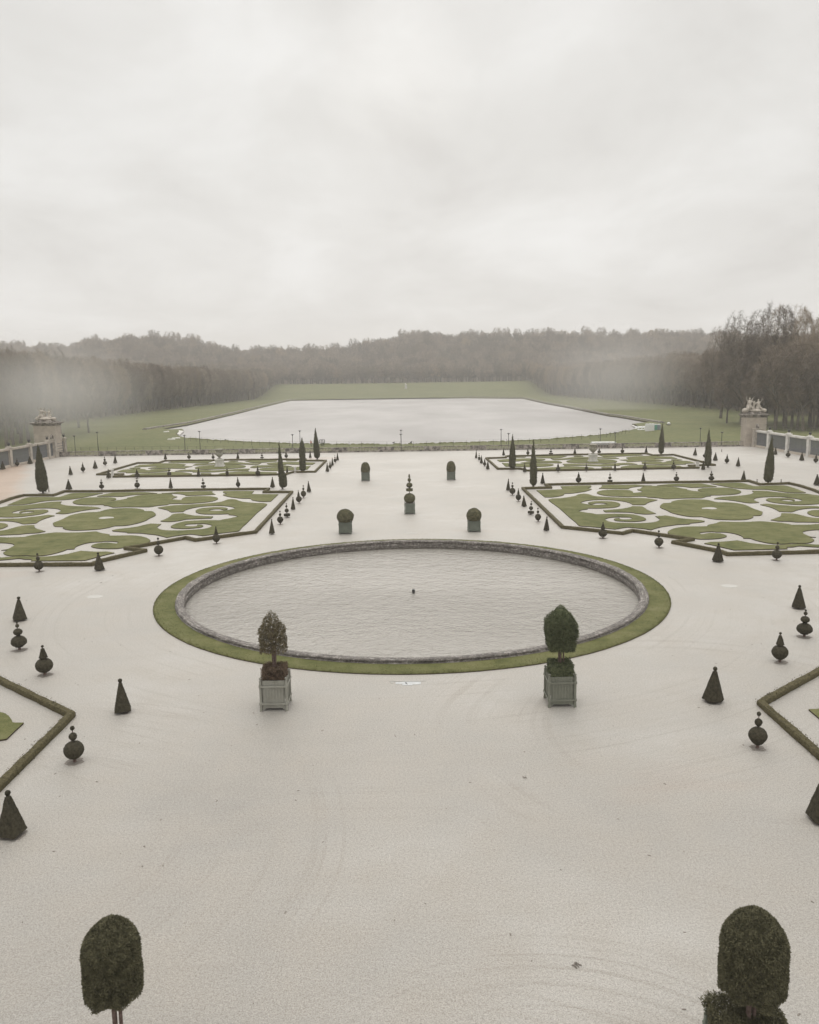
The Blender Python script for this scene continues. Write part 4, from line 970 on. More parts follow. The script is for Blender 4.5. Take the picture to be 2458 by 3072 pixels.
# ================================================================ BALUSTRADE, PIERS, RAILING WALLS
BY = 127.3
def X_at(px, py): return at_y(px, py, BY).x
xl, xr = X_at(180, 1362), X_at(2229, 1337)
bal = empty('balustrade', (0, BY, 0)); tag(bal, 'long weathered stone balustrade closing the far end of the gravel', 'balustrade')
bp = [X_at(x, 1350) for x in (995, 1043)]            # one solid block left of the axis
per = X_at(1134, 1350)-X_at(995, 1350); bw = X_at(1043, 1350)-X_at(995, 1350)
x = X_at(995, 1350)
blocks = []
k = math.floor((xl-x)/per)
while x+k*per < xr:
    a = max(xl, x+k*per); b_ = min(xr, x+k*per+bw)
    if b_-a > .6: blocks.append((a, b_))
    k += 1
mb = MB(); mb.box((xl+xr)/2, 0, .09, xr-xl, .62, .18); mb.box((xl+xr)/2, 0, .24, xr-xl, .5, .12); mb.build('plinth', MT['stone_dark'], bal)
mb = MB(); mb.box((xl+xr)/2, 0, 1.02, xr-xl, .50, .12); mb.box((xl+xr)/2, 0, 1.11, xr-xl, .6, .06, top=.98); mb.build('coping', MT['stone_dark'], bal)
BPROF = [(.06, .30), (.09, .32), (.06, .36), (.105, .46), (.125, .55), (.10, .66), (.055, .76), (.055, .84), (.09, .87), (.09, .965)]
for a, b_ in blocks:
    mb = MB(); mb.box((a+b_)/2, 0, .63, b_-a, .44, .66); mb.box((a+b_)/2, -.235, .63, (b_-a)*.8, .02, .44); mb.build('solid_block', MT['stone_dark'], bal)
edges = [xl]+[v for ab in blocks for v in ab]+[xr]
for i in range(0, len(edges)-1, 2):
    a, b_ = edges[i], edges[i+1]
    if b_-a < .4: continue
    mb = MB(); n = max(1, int((b_-a)/.34))
    for k in range(n): mb.lathe(BPROF, 8, a+(b_-a)*(k+.5)/n, 0, 0)
    mb.build('baluster_row', MT['stone'], bal)

def figure(mb, x, y, z, s, lean=0.0, arm=1, wing=False):
    """a seated draped stone figure"""
    mb.sphere((x, y, z+.55*s), .42*s, .5*s, 12, 8); mb.sphere((x+lean*.3, y, z+1.15*s), .30*s, .48*s, 12, 8)
    mb.sphere((x+lean*.5, y-.02, z+1.78*s), .15*s, .19*s, 10, 8); mb.tube((x+lean*.42, y, z+1.45*s), (x+lean*.5, y, z+1.75*s), .10*s, .09*s)
    for q in (-1, 1):
        up = .75 if q == arm else -.3
        mb.tube((x+lean*.35+q*.25*s, y, z+1.4*s), (x+lean*.35+q*.52*s, y-.1*s, z+(1.4+up*.4)*s), .10*s, .08*s); mb.tube((x+lean*.35+q*.52*s, y-.1*s, z+(1.4+up*.4)*s), (x+lean*.3+q*.5*s, y-.2*s, z+(1.4+up)*s), .08*s, .06*s)
        mb.tube((x+q*.2*s, y, z+.5*s), (x+q*.35*s, y-.55*s, z+.45*s), .19*s, .14*s); mb.tube((x+q*.35*s, y-.55*s, z+.45*s), (x+q*.33*s, y-.6*s, z), .14*s, .09*s)
    if wing: mb.tube((x+.2*s, y+.15, z+1.1*s), (x+.65*s, y+.3, z+2.0*s), .16*s, .05*s)
def pier(pxl, pxr, base_y, corn_y, stat_y, side, label, slabel):
    c = at_y((pxl+pxr)/2, base_y, BY+.6); w = wid(c, pxr-pxl); base = Vector((c.x, BY+.8, 0))
    H = height_to(Vector((base.x, BY-.8, 0)), corn_y)
    e = empty('gate_pier', base); mb = MB()
    n = 11; h = (H-1.4)/n; d = w*.62
    mb.box(0, 0, .35, w*1.06, d*1.1, .7)
    for k in range(n):
        mb.box(0, 0, .7+h*(k+.5)-.07, w, d, h-.14); mb.box(0, 0, .7+h*(k+1)-.07, w*.94, d*.90, .15)
    mb.build('shaft', MT['stone_warm'], e)
    mb = MB(); mb.box(0, 0, H-.58, w*1.0, d*1.02, .24); mb.box(0, 0, H-.40, w*1.05, d*1.1, .14); mb.box(0, 0, H-.22, w*1.16, d*1.3, .22); mb.box(0, 0, H-.05, w*1.24, d*1.42, .12); mb.box(0, 0, H+.12, w*.85, d*.95, .24); mb.box(0, 0, H+.40, w*.62, d*.8, .36, top=.8)
    mb.build('cornice', MT['stone_dark'], e)
    mb = MB(); zt = height_to(Vector((base.x, BY-.2, 0)), stat_y); s = (zt-H-.5)/2.1
    mb.sphere((0, 0, .25), w*.30, .45, 12, 6)
    figure(mb, -.75*s, 0, .25, s*.92, .1, -1, True); figure(mb, .55*s, .05, .2, s*.82, -.2, 1)
    mb.sphere((-1.3*s, -.1, .3), .45*s, .35*s); mb.sphere((1.25*s, -.1, .25), .42*s, .3*s); mb.tube((-.2*s, 0, .3), (-.05*s, 0, 1.5*s), .2*s, .12*s)
    me = fused(mb, .09, 'sculpture_group'); o = link('sculpture_group', me, MT['stone'])
    o.location = (base.x, base.y, H+.55); tag(o, slabel, 'sculpture'); tag(e, label, 'gate pier', 'rusticated gate piers'); return c.x, w
pier(2229, 2290, 1339, 1243, 1190, 1, 'banded buff stone gate pier at the right end of the balustrade', 'stone group of seated figures on the right gate pier')
pier(114, 180, 1364, 1268, 1222, -1, 'banded stone gate pier at the left end of the balustrade', 'stone group of seated figures on the left gate pier')

def side_wall(side):
    p0 = at(2270 if side > 0 else 140, 1344 if side > 0 else 1369, 0); q0 = at(2420.5 if side > 0 else 43, 1369 if side > 0 else 1388)
    x = (at(2366, 1358).x+at(2420, 1368.5).x)/2 if side > 0 else (at(90, 1378.5).x+at(43, 1388).x)/2
    x = 80.9*side
    H = 3.75
    e = empty('railing_wall', (x, 0, 0)); ytop = BY-2.2
    if side > 0: posts = [at(2366, 1358).y+9.05*k for k in range(1, -12, -1)]
    else: posts = [at(90, 1377).y+9.05*k for k in range(1, -12, -1)]
    yb = posts[-1]
    mb = MB(); mb.box(0, (ytop+yb)/2, .12, .75, ytop-yb, .24); mb.box(0, (ytop+yb)/2, .36, .55, ytop-yb, .24); mb.build('footing', MT['stone_warm'], e)
    mb = MB(); mb.box(0, (ytop+yb)/2, H-.30, .5, ytop-yb, .16); mb.box(0, (ytop+yb)/2, H-.12, .8, ytop-yb, .2); mb.box(0, (ytop+yb)/2, H+.04, .62, ytop-yb, .12); mb.build('top_beam', MT['stone_white'] if side > 0 else MT['stone'], e)
    for y in posts:
        mb = MB(); mb.box(0, y, .25, 1.05, 1.15, .5); mb.box(0, y, H*.5+.2, .82, .92, H-.3); mb.box(0, y, H+.2, 1.05, 1.15, .22); mb.box(0, y, H+.40, .8, .85, .2, top=.6)
        mb.build('post', MT['stone_white'] if side > 0 else MT['stone'], e)
        mb = MB(); z = H+.5; mb.lathe([(.10, z), (.10, z+.15), (.26, z+.3), (.30, z+.5), (.2, z+.58)], 12, 0, y); 
        for k in range(7):
            t = k*.9; mb.tube((.1*math.cos(t), y+.1*math.sin(t), z+.5), (.38*math.cos(t), y+.38*math.sin(t), z+.95), .03, .01, 4)
        mb.build('iron_urn', MT['iron'], e)
    ys = [ytop]+posts
    for a, b_ in zip(ys, ys[1:]):
        if a-b_ < 1.2: continue
        mb = MB(); n = int((a-b_-1.0)/.13)
        for k in range(n):
            y = b_+.5+(a-b_-1.0)*(k+.5)/n; mb.box(0, y, H*.5+.05, .035, .045, H-.75)
        for z in (.62, .95, H*.5, H-.6): mb.box(0, (a+b_)/2, z, .06, a-b_-.95, .06)
        for q in (.33, .66): mb.box(0, b_+.5+(a-b_-1)*q, H*.5, .1, .1, H-.7)
        mb.build('iron_grille', MT['iron_blue'], e)
    mb = MB(); mb.box(0, ytop, 2.0, 1.3, 1.0, 4.0); mb.box(0, ytop, .3, 1.5, 1.3, .6); mb.box(0, ytop, 4.1, 1.45, 1.3, .25); mb.build('end_pier', MT['stone'], e)
    mb = MB()
    for k in range(9):
        a0, a1 = PI*(1+k/9), PI*(1+(k+1)/9); 
        mb.tube((0, ytop-.55-.5*math.cos(a0)*.8, 4.3-.8*math.sin(a0)), (0, ytop-.55-.5*math.cos(a1)*.8, 4.3-.8*math.sin(a1)), .24, .24, 8)
    mb.build('scroll', MT['stone_dark'], e)
    tag(e, ('pale stone and iron railing wall running down the right side' if side > 0 else 'hazy stone and iron railing wall down the left side'), 'railing wall', 'railing walls beside the gravel')
side_wall(1); side_wall(-1)

# ================================================================ LAMPS, FENCES
def lamp(x, Y, top, label):
    e = empty('street_lamp', (x, Y, LOW)); H = top-LOW; mb = MB()
    mb.lathe([(.16, 0), (.16, .5), (.09, .62), (.075, H*.5), (.055, H-.25)], 10); mb.build('pole', MT['iron'], e)
    mb = MB(); mb.lathe([(.07, H-.3), (.12, H-.22), (.14, H-.12), (.42, H-.06), (.40, H), (.12, H+.06), (.03, H+.1)], 16); mb.build('lamp_head', MT['iron'], e)
    tag(e, label, 'street lamp', 'thin street lamps along the road')
LN = [(222.5, 1307, 291, 1296), (553, 1305.4, 598, 1293.5), (877.4, 1303.6, 899.5, 1292), (1203, 1302, 1203.4, 1290), (1526.5, 1300, 1504, 1288), (1847, 1297, 1802, 1286), (2167, 1296, 2102.8, 1284)]
for i, (a, b_, c, d) in enumerate(LN):
    p = at_y(a, b_, 131.0); q = at_y(c, d, 143.5)
    lamp(p.x, p.y, p.z, 'shorter near lamp of the %s lamp pair from the left' % ORD[i]); lamp(q.x, q.y, q.z, 'taller far lamp of the %s lamp pair from the left' % ORD[i])
def fence(name, pts, h, step, label, rails, r=.03, wires=True, m='iron'):
    e = empty(name, (0, 0, LOW)); P = [Vector((p[0], p[1], 0)) for p in pts]; Q = []
    for a, b_ in zip(P, P[1:]):
        k = max(1, int(round((b_-a).length/step))); Q += [a+(b_-a)*(i/k) for i in range(k)]
    Q.append(P[-1]); mb = MB()
    for a, b_ in zip(Q, Q[1:]):
        for z, rr in rails: mb.tube((a.x, a.y, z*h), (b_.x, b_.y, z*h), rr, rr, 4, cap=False)
    mb.build('rails', MT[m], e)
    pm = MB(); pm.tube((0, 0, 0), (0, 0, h), r, r*.8, 5); me = pm.mesh('post')
    for q in Q:
        o = link('post', me, MT[m], e); o.location = (q.x, q.y, 0); o.rotation_euler = (random.uniform(-.03, .03), random.uniform(-.05, .05), 0)
    tag(e, label, 'fence')
fence('wire_fence', [at(x, y, LOW) for x, y in ((556, 1322), (640, 1329), (780, 1336), (900, 1340), (1200, 1341), (1400, 1336.5), (1520, 1333), (1623, 1328.5), (1719, 1320.5), (1820, 1312), (1888, 1299))], 1.5, 3.6, 'thin wire fence with leaning posts along the near lake shore', [(1, .012), (.6, .012), (.3, .012)], .045)
fence('iron_fence', [at(x, y, LOW) for x, y in ((190, 1352.5), (430, 1350), (700, 1349), (905, 1347))], 1.0, 2.6, 'low dark fence in the grass behind the balustrade, left', [(.95, .02), (.5, .015)], .045)
fence('wooden_fence', [(at(x_, y_, LOW).x, at(x_, y_, LOW).y) for x_, y_ in ((2304, 1289), (2400, 1291), (2500, 1297))], 1.3, 2.5, 'brown garden fence beneath the bare trees beyond the right wall', [(.9, .06), (.45, .06)], .09, m='pale_bark')

# ================================================================ THINGS BY THE LAKE
def toilet(px, py, w_px, h_px, m, label, rz=0):
    b = at(px, py, LOW); w = wid(b, w_px); h = h_px*depth(b)/FPX; e = empty('portable_toilet', b, rz)
    mb = MB(); mb.box(0, 0, .06, w*.98, w*.98, .12); mb.box(0, 0, h*.47, w*.94, w*.94, h*.84)
    for k in range(4): mb.box((-.36+.24*k)*w, -w*.475, h*.47, w*.1, .04, h*.76)
    mb.build('cabin', MT[m], e)
    mb = MB(); mb.box(0, 0, h*.93, w*1.0, w*1.0, h*.08, top=.92); mb.box(0, 0, h*.985, w*.6, w*.6, h*.06, top=.5); mb.build('roof', MT['white'], e)
    mb = MB(); mb.box(w*.02, -w*.50, h*.46, w*.62, .03, h*.74); mb.box(w*.24, -w*.53, h*.45, .06, .04, .18); mb.build('door', MT['white' if m == 'white' else m], e)
    tag(e, label, 'portable toilet', 'portable toilets by the lake')
toilet(1941.5, 1293.3, 9.5, 22, 'white', 'leftmost white portable toilet at the right lake corner'); toilet(1950.5, 1292.6, 9, 22, 'white', 'middle white portable toilet at the right lake corner'); toilet(1958.8, 1292, 8, 21.5, 'white', 'white portable toilet next to the green one')
toilet(1967, 1290, 9, 18, 'green', 'green portable toilet between the white and grey ones'); toilet(1976.5, 1289, 10, 17, 'grey', 'grey portable toilet at the right of the row')
b = at(2007, 1275.5, LOW); e = empty('water_tank', b); R = wid(b, 10)/2
mb = MB(); mb.sphere((0, 0, R*1.05), R, R*.85, 20, 12); mb.build('tank', MT['white'], e); mb = MB(); mb.box(0, 0, .15, R*2, R*1.4, .2); mb.tube((-R*1.9, 0, .25), (-R*.9, 0, .3), .06, .06); mb.build('cradle', MT['iron'], e); tag(e, 'lone white tank on the grass right of the toilets', 'tank')
for (x0, y0, ln, lb) in ((1925, 1283, 7, 'upturned white boat beside the portable toilets'), (1926, 1289, 4.5, 'small white plank left of the portable toilets')):
    b = at(x0, y0, LOW); L = ln; mb = MB(); v = []; m_ = 13
    for i in range(m_):
        t = i/(m_-1); hw = .75*math.sin(PI*min(1, .12+.88*t))**.6*(.5 if ln < 5 else 1)
        for q in (-1, -.6, 0, .6, 1): v.append(((t-.5)*L, hw*q, .55*(1-abs(q)**2.4)*(1 if ln > 5 else .3)+.02))
    f = [(i*5+k, (i+1)*5+k, (i+1)*5+k+1, i*5+k+1) for i in range(m_-1) for k in range(4)]; mb.add(v, f)
    for i in (2, 6, 10): mb.box((i/(m_-1)-.5)*L, 0, .30, .1, 1.2*(.5 if ln < 5 else 1), .5)
    o = mb.build('boat', MT['white']); o.location = b; o.rotation_euler.z = .5; tag(o, lb, 'boat')
# person and hand cart on the near shore
def person(p, face, label):
    mb = MB(); s = 1.0
    for q in (-1, 1):
        mb.tube((q*.10, 0, .88), (q*.12, q*.12, .47), .095, .065, 8); mb.tube((q*.12, q*.12, .47), (q*.12, q*.16-.06, .06), .06, .042, 8); mb.sphere((q*.12, q*.16-.12, .05), .06, .05)
        mb.tube((q*.19, 0, 1.40), (q*.27, -.04, 1.12), .055, .045, 8); mb.tube((q*.27, -.04, 1.12), (q*.22, -.27, .98), .042, .03, 8); mb.sphere((q*.21, -.32, .97), .045)
        for k in range(4): mb.tube((q*.21-.03+.02*k, -.34, .97), (q*.21-.03+.02*k, -.42, .94-.005*k), .010, .008, 5)
        mb.tube((q*.17, -.32, .98), (q*.13, -.37, 1.0), .012, .010, 5)
    mb.sphere((0, 0, 1.15), .17, .36, 12, 8); mb.sphere((0, 0, .92), .16, .15); mb.tube((0, 0, 1.42), (0, -.01, 1.56), .055, .05, 8); mb.sphere((0, -.01, 1.65), .095, .125, 12, 8); mb.sphere((0, -.105, 1.64), .018, .03); mb.sphere((-.095, 0, 1.65), .02, .03); mb.sphere((.095, 0, 1.65), .02, .03)
    me = fused(mb, .018, 'person'); me.materials.append(MT['skin']); me.materials.append(MT['navy'])
    for f in me.polygons: f.material_index = 1 if f.center.z < .95 else 0
    o = link('person', me); o.location = p; o.rotation_euler.z = face; tag(o, label, 'person')
    mb = MB(); mb.lathe([(.19, .86), (.20, 1.0), (.20, 1.2), (.19, 1.38), (.07, 1.48)], 14); mb.v = [(x*1.05, y*.8, z) for x, y, z in mb.v]
    for q in (-1, 1): mb.tube((q*.17, 0, 1.42), (q*.28, -.05, 1.10), .075, .06, 8); mb.tube((q*.28, -.05, 1.10), (q*.225, -.25, .985), .058, .045, 8)
    mb.build('jacket', MT['red'], o)
    mb = MB(); mb.sphere((0, .02, 1.70), .105, .10, 12, 8); mb.build('hair', MT['rubber'], o)
person(at(933.5, 1338.5, LOW), .9, 'person in a salmon red jacket pulling a cart by the lake')
b = at(958, 1337.5, LOW); e = empty('hand_cart', b); tag(e, 'dark long shafted cart with an open frame behind the person', 'cart')
mb = MB(); mb.tube((-2.0, 0, .55), (.2, 0, 1.0), .05, .05); mb.tube((-2.0, .3, .5), (.2, .3, .95), .05, .05); mb.build('shaft', MT['iron'], e)
mb = MB()
for y in (-.35, .45):
    for a_, c_2 in (((.2, .85), (1.6, .8)), ((.2, 1.75), (1.6, 1.75)), ((.2, .85), (.2, 1.75)), ((1.6, .8), (1.6, 1.75)), ((.65, .8), (.65, 1.75)), ((1.1, .8), (1.1, 1.75))): mb.tube((a_[0], y, a_[1]), (c_2[0], y, c_2[1]), .055, .055)
for x in (.2, .65, 1.1, 1.6): mb.tube((x, -.35, 1.75), (x, .45, 1.75), .05, .05); mb.tube((x, -.35, .85), (x, .45, .85), .05, .05)
mb.build('open_frame', MT['iron'], e)
for y in (-.5, .6):
    w = MB(); 
    for k in range(16):
        t0, t1 = 2*PI*k/16, 2*PI*(k+1)/16; w.tube((.9+.42*math.cos(t0), y, .42+.42*math.sin(t0)), (.9+.42*math.cos(t1), y, .42+.42*math.sin(t1)), .04, .04, 5)
        if k % 2 == 0: w.tube((.9, y, .42), (.9+.42*math.cos(t0), y, .42+.42*math.sin(t0)), .015, .015, 4)
    w.build('wheel', MT['rubber'], e)
# two floating buoys
for x, y, lb in ((1181, 1329, 'dark float on the lake left of the central lamp'), (1233, 1328, 'small float on the lake right of the central lamp'), (676, 1321, 'dark bird sized float near the left shore of the lake')):
    mb = MB(); mb.sphere((0, 0, .1), .35, .2, 10, 6); mb.box(.25, 0, .3, .3, .12, .15); o = mb.build('float', MT['iron']); o.location = at(x, y, WZ); tag(o, lb, 'float')
# coach behind the balustrade
p0, p1 = at_y(1776, 1331, 134.5), at_y(1846, 1331, 134.5); L = p1.x-p0.x; top = at_y(1811, 1326.2, 134.5).z
e = empty('coach', ((p0.x+p1.x)/2, 134.5, LOW)); H = top-LOW; tag(e, 'white coach roof showing above the balustrade behind the right vase', 'coach')
mb = MB(); mb.box(0, 0, H*.5+.2, L, 2.3, H-.45); mb.box(0, 0, H-.1, L*.99, 2.2, .3, top=.96); mb.build('body', MT['white'], e)
for s_ in (-1, 1): mb = MB(); mb.box(0, s_*1.16, H*.66, L*.92, .03, H*.28); mb.build('side_window', MT['glass'], e)
mb = MB(); mb.box(-L/2-.01, 0, H*.62, .03, 2.0, H*.35); mb.build('windscreen', MT['glass'], e)
for k in (-.3, 0, .28): mb = MB(); mb.box(L*k, 0, H+.10, .9, .8, .12, top=.8); mb.build('roof_hatch', MT['stone_white'], e)
for k in (-.33, .33):
    for s_ in (-1, 1):
        mb = MB(); mb.tube((L*k, s_*1.17, .45), (L*k, s_*.95, .45), .45, .45, 18); mb.build('wheel', MT['rubber'], e)
# equestrian statue beyond the lake
p = at_y(1218, 1147.5, 985); gz = ground_z(p.x, 985); k_ = depth((p.x, 985, gz))/FPX
e = empty('equestrian_statue', (p.x, 985, gz)); tag(e, 'tiny pale equestrian statue on a plinth beyond the lake', 'statue')
ph = 3.4; mb = MB(); mb.box(0, 0, .4, 3.6, 3.0, .8); mb.box(0, 0, ph*.55, 2.9, 2.3, ph*.75); mb.box(0, 0, ph-.1, 3.2, 2.6, .3); mb.build('plinth', MT['marble'], e)
mb = MB(); mb.sphere((0, 0, 1.9), .95, .62); mb.sphere((-.6, 0, 2.1), .6, .6); mb.sphere((.6, 0, 1.8), .6, .6); mb.tube((-.8, 0, 2.3), (-1.35, 0, 3.15), .4, .24, 10); mb.tube((-1.35, 0, 3.2), (-1.95, 0, 2.95), .24, .13, 8); mb.tube((-1.25, 0, 3.4), (-1.2, 0, 3.6), .06, .03)
for q in (-1, 1):
    mb.tube((-.8, q*.22, 1.9), (-1.35, q*.24, 1.6), .2, .13); mb.tube((-1.35, q*.24, 1.6), (-1.25, q*.24, .95+.15*q), .12, .08)
    mb.tube((.8, q*.24, 1.7), (.65, q*.26, 1.1), .28, .16); mb.tube((.65, q*.26, 1.1), (.95, q*.26, .65), .15, .1); mb.tube((.95, q*.26, .65), (.85, q*.26, 0), .1, .1)
    mb.tube((-.05, q*.3, 2.4), (-.35, q*.55, 1.8), .2, .13); mb.tube((-.35, q*.55, 1.8), (-.2, q*.55, 1.2), .12, .09); mb.tube((-.1, q*.28, 3.2), (-.5, q*.35, 2.9), .11, .08)
mb.tube((1.0, 0, 2.0), (1.5, 0, .8), .16, .1); mb.sphere((-.05, 0, 2.9), .35, .6); mb.sphere((-.08, 0, 3.75), .2, .26); mb.tube((-.05, 0, 3.3), (-.07, 0, 3.6), .12, .1); mb.box(0, 0, .2, 2.8, 1.2, .4); mb.tube((-.9, 0, 0), (-.3, 0, 1.6), .4, .3)
o = link('horse_and_rider', fused(mb, .1, 'horse_and_rider'), MT['marble'], e); o.location.z = ph

# ================================================================ TREES
def bare_tree(H, seed, levels, trunk_frac=.25, spread=.5, nt=900, tw=.05, tl=1.6, sides=5, upright=.5, r0=None, Rm=.4):
    """winter tree: trunk with limbs (MB) and a crown of twigs (verts, quads)"""
    R = random.Random(seed); mb = MB(); tips = []; segs = []
    r0 = r0 or H*.016
    def grow(p, d, L, r, lv):
        n = 3 if lv < 2 else 2; q = p
        for i in range(n):
            nd = (d+Vector((R.uniform(-1, 1), R.uniform(-1, 1), R.uniform(-.4, .7)))*(.10 if lv == 0 else .22)).normalized()
            e_ = q+nd*(L/n); r1 = r*(1-.28*(i+1)/n*1.0)
            mb.tube(q, e_, r*(1-.28*i/n), r1, max(3, sides-lv), cap=False)
            if lv >= 2: segs.append((q, e_))
            if lv < levels and (lv > 0 or i == n-1 or False):
                pass
            q = e_; d = nd
            if lv >= 1 and i < n-1 and lv < levels:
                a = R.uniform(0, 2*PI); o_ = d.orthogonal().normalized(); o_.rotate(Matrix.Rotation(a, 3, d))
                cd_ = (d*.62+o_*spread*1.3+Vector((0, 0, .12))).normalized(); grow(q, cd_, L*R.uniform(.5, .72), r*.45, lv+1)
        if lv < levels:
            k = (5 if lv == 0 else 3) if lv < 2 else 2
            a0 = R.uniform(0, 2*PI)
            for i in range(k):
                a = a0+2*PI*i/k+R.uniform(-.4, .4); o_ = d.orthogonal().normalized(); o_.rotate(Matrix.Rotation(a, 3, d))
                w_ = spread*R.uniform(.5, 1.15)*(1 if lv else 1.1)
                cd_ = (d*.8+o_*w_+Vector((0, 0, upright*.35))).normalized()
                grow(q, cd_, L*(R.uniform(.85, 1.2) if lv == 0 else R.uniform(.6, .82)), r*(.50 if lv == 0 else .58), lv+1)
        else: tips.append((q, d))
    grow(Vector((0, 0, -.3)), Vector((0, 0, 1)), H*trunk_frac, r0, 0)
    top = max(q.z for q, _ in tips); sc = H*.97/top
    def warp(Q):                       # a rounded crown: leaders bend over near the top
        z = Q[:, 2]/H; zc = .74
        z2 = np.where(z > zc, zc+(1-zc)*(1-np.exp(-(z-zc)/(1-zc)*1.6))/(1-math.exp(-1.6)), z)
        r = np.hypot(Q[:, 0], Q[:, 1])/H; mz = .60; hz_ = .44
        env = Rm*np.sqrt(np.clip(1-((z2-mz)/hz_)**2, .03, 1)); k_ = 1/(1+(r/env)**2.4)**(1/2.4)
        return np.stack([Q[:, 0]*k_, Q[:, 1]*k_, z2*H], 1)
    mb.v = [tuple(q) for q in warp(np.array(mb.v)*sc).tolist()]
    A = np.array([[*(a*sc), *(b_*sc)] for a, b_ in segs]+[[*(q*sc), *((q+d*.5)*sc)] for q, d in tips])
    A = np.concatenate([warp(A[:, :3]), warp(A[:, 3:])], 1)
    g = np.random.default_rng(seed); i = g.integers(0, len(A), nt); t = g.random(nt)[:, None]
    P = A[i, :3]*(1-t)+A[i, 3:]*t; D = A[i, 3:]-A[i, :3]; D /= np.linalg.norm(D, axis=1)[:, None]+1e-9
    D = D*.3+g.normal(size=(nt, 3))*.62+np.array([0, 0, .15]); D /= np.linalg.norm(D, axis=1)[:, None]
    W = np.cross(D, g.normal(size=(nt, 3))); W /= np.linalg.norm(W, axis=1)[:, None]
    L = (tl*(.5+g.random(nt)))[:, None]
    bend = g.normal(size=(nt, 3))*.12*L
    v0 = P-W*tw/2; v1 = P+W*tw/2; E_ = P+D*L*.55+bend; T = P+D*L
    V = np.stack([v0, v1, E_+W*tw*.35, E_-W*tw*.35, E_-W*tw*.35, E_+W*tw*.35, T+bend*-.5+W*tw*.1, T+bend*-.5-W*tw*.1], 1).reshape(-1, 3)
    m_ = nt; S1 = P+D*L*g.random((m_, 1))*.7; D2 = D*.4+g.normal(size=(m_, 3))*.7; D2 /= np.linalg.norm(D2, axis=1)[:, None]; W2 = np.cross(D2, g.normal(size=(m_, 3))); W2 /= np.linalg.norm(W2, axis=1)[:, None]
    V2 = np.stack([S1-W2*tw*.35, S1+W2*tw*.35, S1+D2*L*.5+W2*tw*.1, S1+D2*L*.5-W2*tw*.1], 1).reshape(-1, 3)
    V = np.concatenate([V, V2]); return mb, V, np.arange(len(V)).reshape(-1, 4)
def tree_meshes(tag_, **kw):
    mb, V, Fq = bare_tree(**kw); return mb.mesh('trunk'), mesh_np('crown', V, Fq)
BIG = [tree_meshes('b', H=1.0*40, seed=s, levels=5, trunk_frac=.19, spread=.85, nt=20000, tw=.05, tl=1.2, sides=7, upright=.25, r0=.5, Rm=.23) for s in (96, 85, 11)]
MID = [tree_meshes('m', H=30, seed=s, levels=4, trunk_frac=.17, spread=.72, nt=5600, tw=.10, tl=1.7, sides=6, upright=.25, r0=.36, Rm=.27) for s in (4, 17, 29)]
FARM = [tree_meshes('f', H=20, seed=s, levels=3, trunk_frac=.20, spread=.75, nt=1500, tw=.16, tl=1.6, sides=4, upright=.2, r0=.28, Rm=.36) for s in (3, 8, 15)]
for me, _ in BIG+MID+FARM: me.materials.append(MT['bark'])
for _, me in BIG+MID+FARM: me.materials.append(MT['twig'])
def tree(loc, H, protos, k, label, group, rz=None, wide=1.0, pale=False):
    me = protos[k % 3]; base = {id(BIG): 40, id(MID): 30, id(FARM): 20}[id(protos)]
    e = empty('bare_tree', loc, random.uniform(0, 6.28) if rz is None else rz); s = H/base; e.scale = (s*wide, s*wide, s)
    t = link('trunk', me[0], [], e); link('crown', me[1], [], e)
    if pale:
        t.data = PALE[k % 3]
    tag(e, label, 'tree', group); return e
PALE = []
for me, _ in BIG:
    c = me.copy(); c.materials.clear(); c.materials.append(MT['pale_bark']); PALE.append(c)
def top_h(p, py):
    lo, hi = 0, 90
    for _ in range(30):
        m_ = (lo+hi)/2
        if proj((p[0], p[1], p[2]+m_))[1] > py: lo = m_
        else: hi = m_
    return lo
def gpos(x, Y): return Vector((x, Y, ground_z(x, Y) if abs(x) > RX or Y > RY1 else LOW))
def gpix(px, Y):
    x = at_y(px, 1200, Y).x; return gpos(x, Y)
# the tall ones that stand out over the right wood
NEARR = [(2165, 300, 978, 'outermost tall tree, its thin crown lowest over the right wood'), (2228, 262, 928, 'tall airy tree rising left of the highest crown, right wood'), (2300, 240, 908, 'highest rounded bare crown in the right wood'), (2356, 262, 916, 'twin tall crown just right of the highest one'), (2437, 225, 925, 'tall bare tree rising at the right picture edge'), (2500, 215, 930, 'tall bare tree mostly outside the right picture edge')]
for i, (px, Y, ty, lb) in enumerate(NEARR):
    p = gpix(px, Y); tree(p, top_h(p, ty), BIG, i, lb, 'tall plane trees over the right wood', wide=1.0, pale=i % 2 == 1)
NR = [(2331, 216, 1035, True), (2362, 222, 1050, False), (2380, 228, 1030, False), (2398, 212, 1060, False), (2416, 206, 1040, True), (2447, 215, 1050, False), (2475, 205, 1040, False), (2300, 235, 1060, False), (2275, 250, 1030, False)]
RL = ['wide trunk just right of the gate pier sculpture', 'dark trunk second right of the gate pier', 'dark trunk third right of the gate pier', 'dark trunk fourth right of the gate pier', 'pale thin trunk rising behind the right railing wall', 'trunk near the right picture edge behind the wall', 'trunk outside the right edge of the picture', 'trunk hidden behind the right sculpture group', 'trunk left of the right gate pier cornice']
for i, (px, Y, ty, pl) in enumerate(NR):
    p = gpix(px, Y); tree(p, min(34, top_h(p, ty)), BIG if i % 2 else MID, i, 'bare tree, '+RL[i], 'bare trees behind the right wall', wide=1.05)
LLB = ['leftmost leaning trunk over the left wall', 'second leaning trunk over the left wall', 'third leaning trunk over the left wall', 'fourth trunk over the left wall', 'trunk just left of the left gate pier', 'broad crown filling the sky edge at far left', 'tall crown above the left gate pier', 'crown right of the left gate pier, at wood edge']
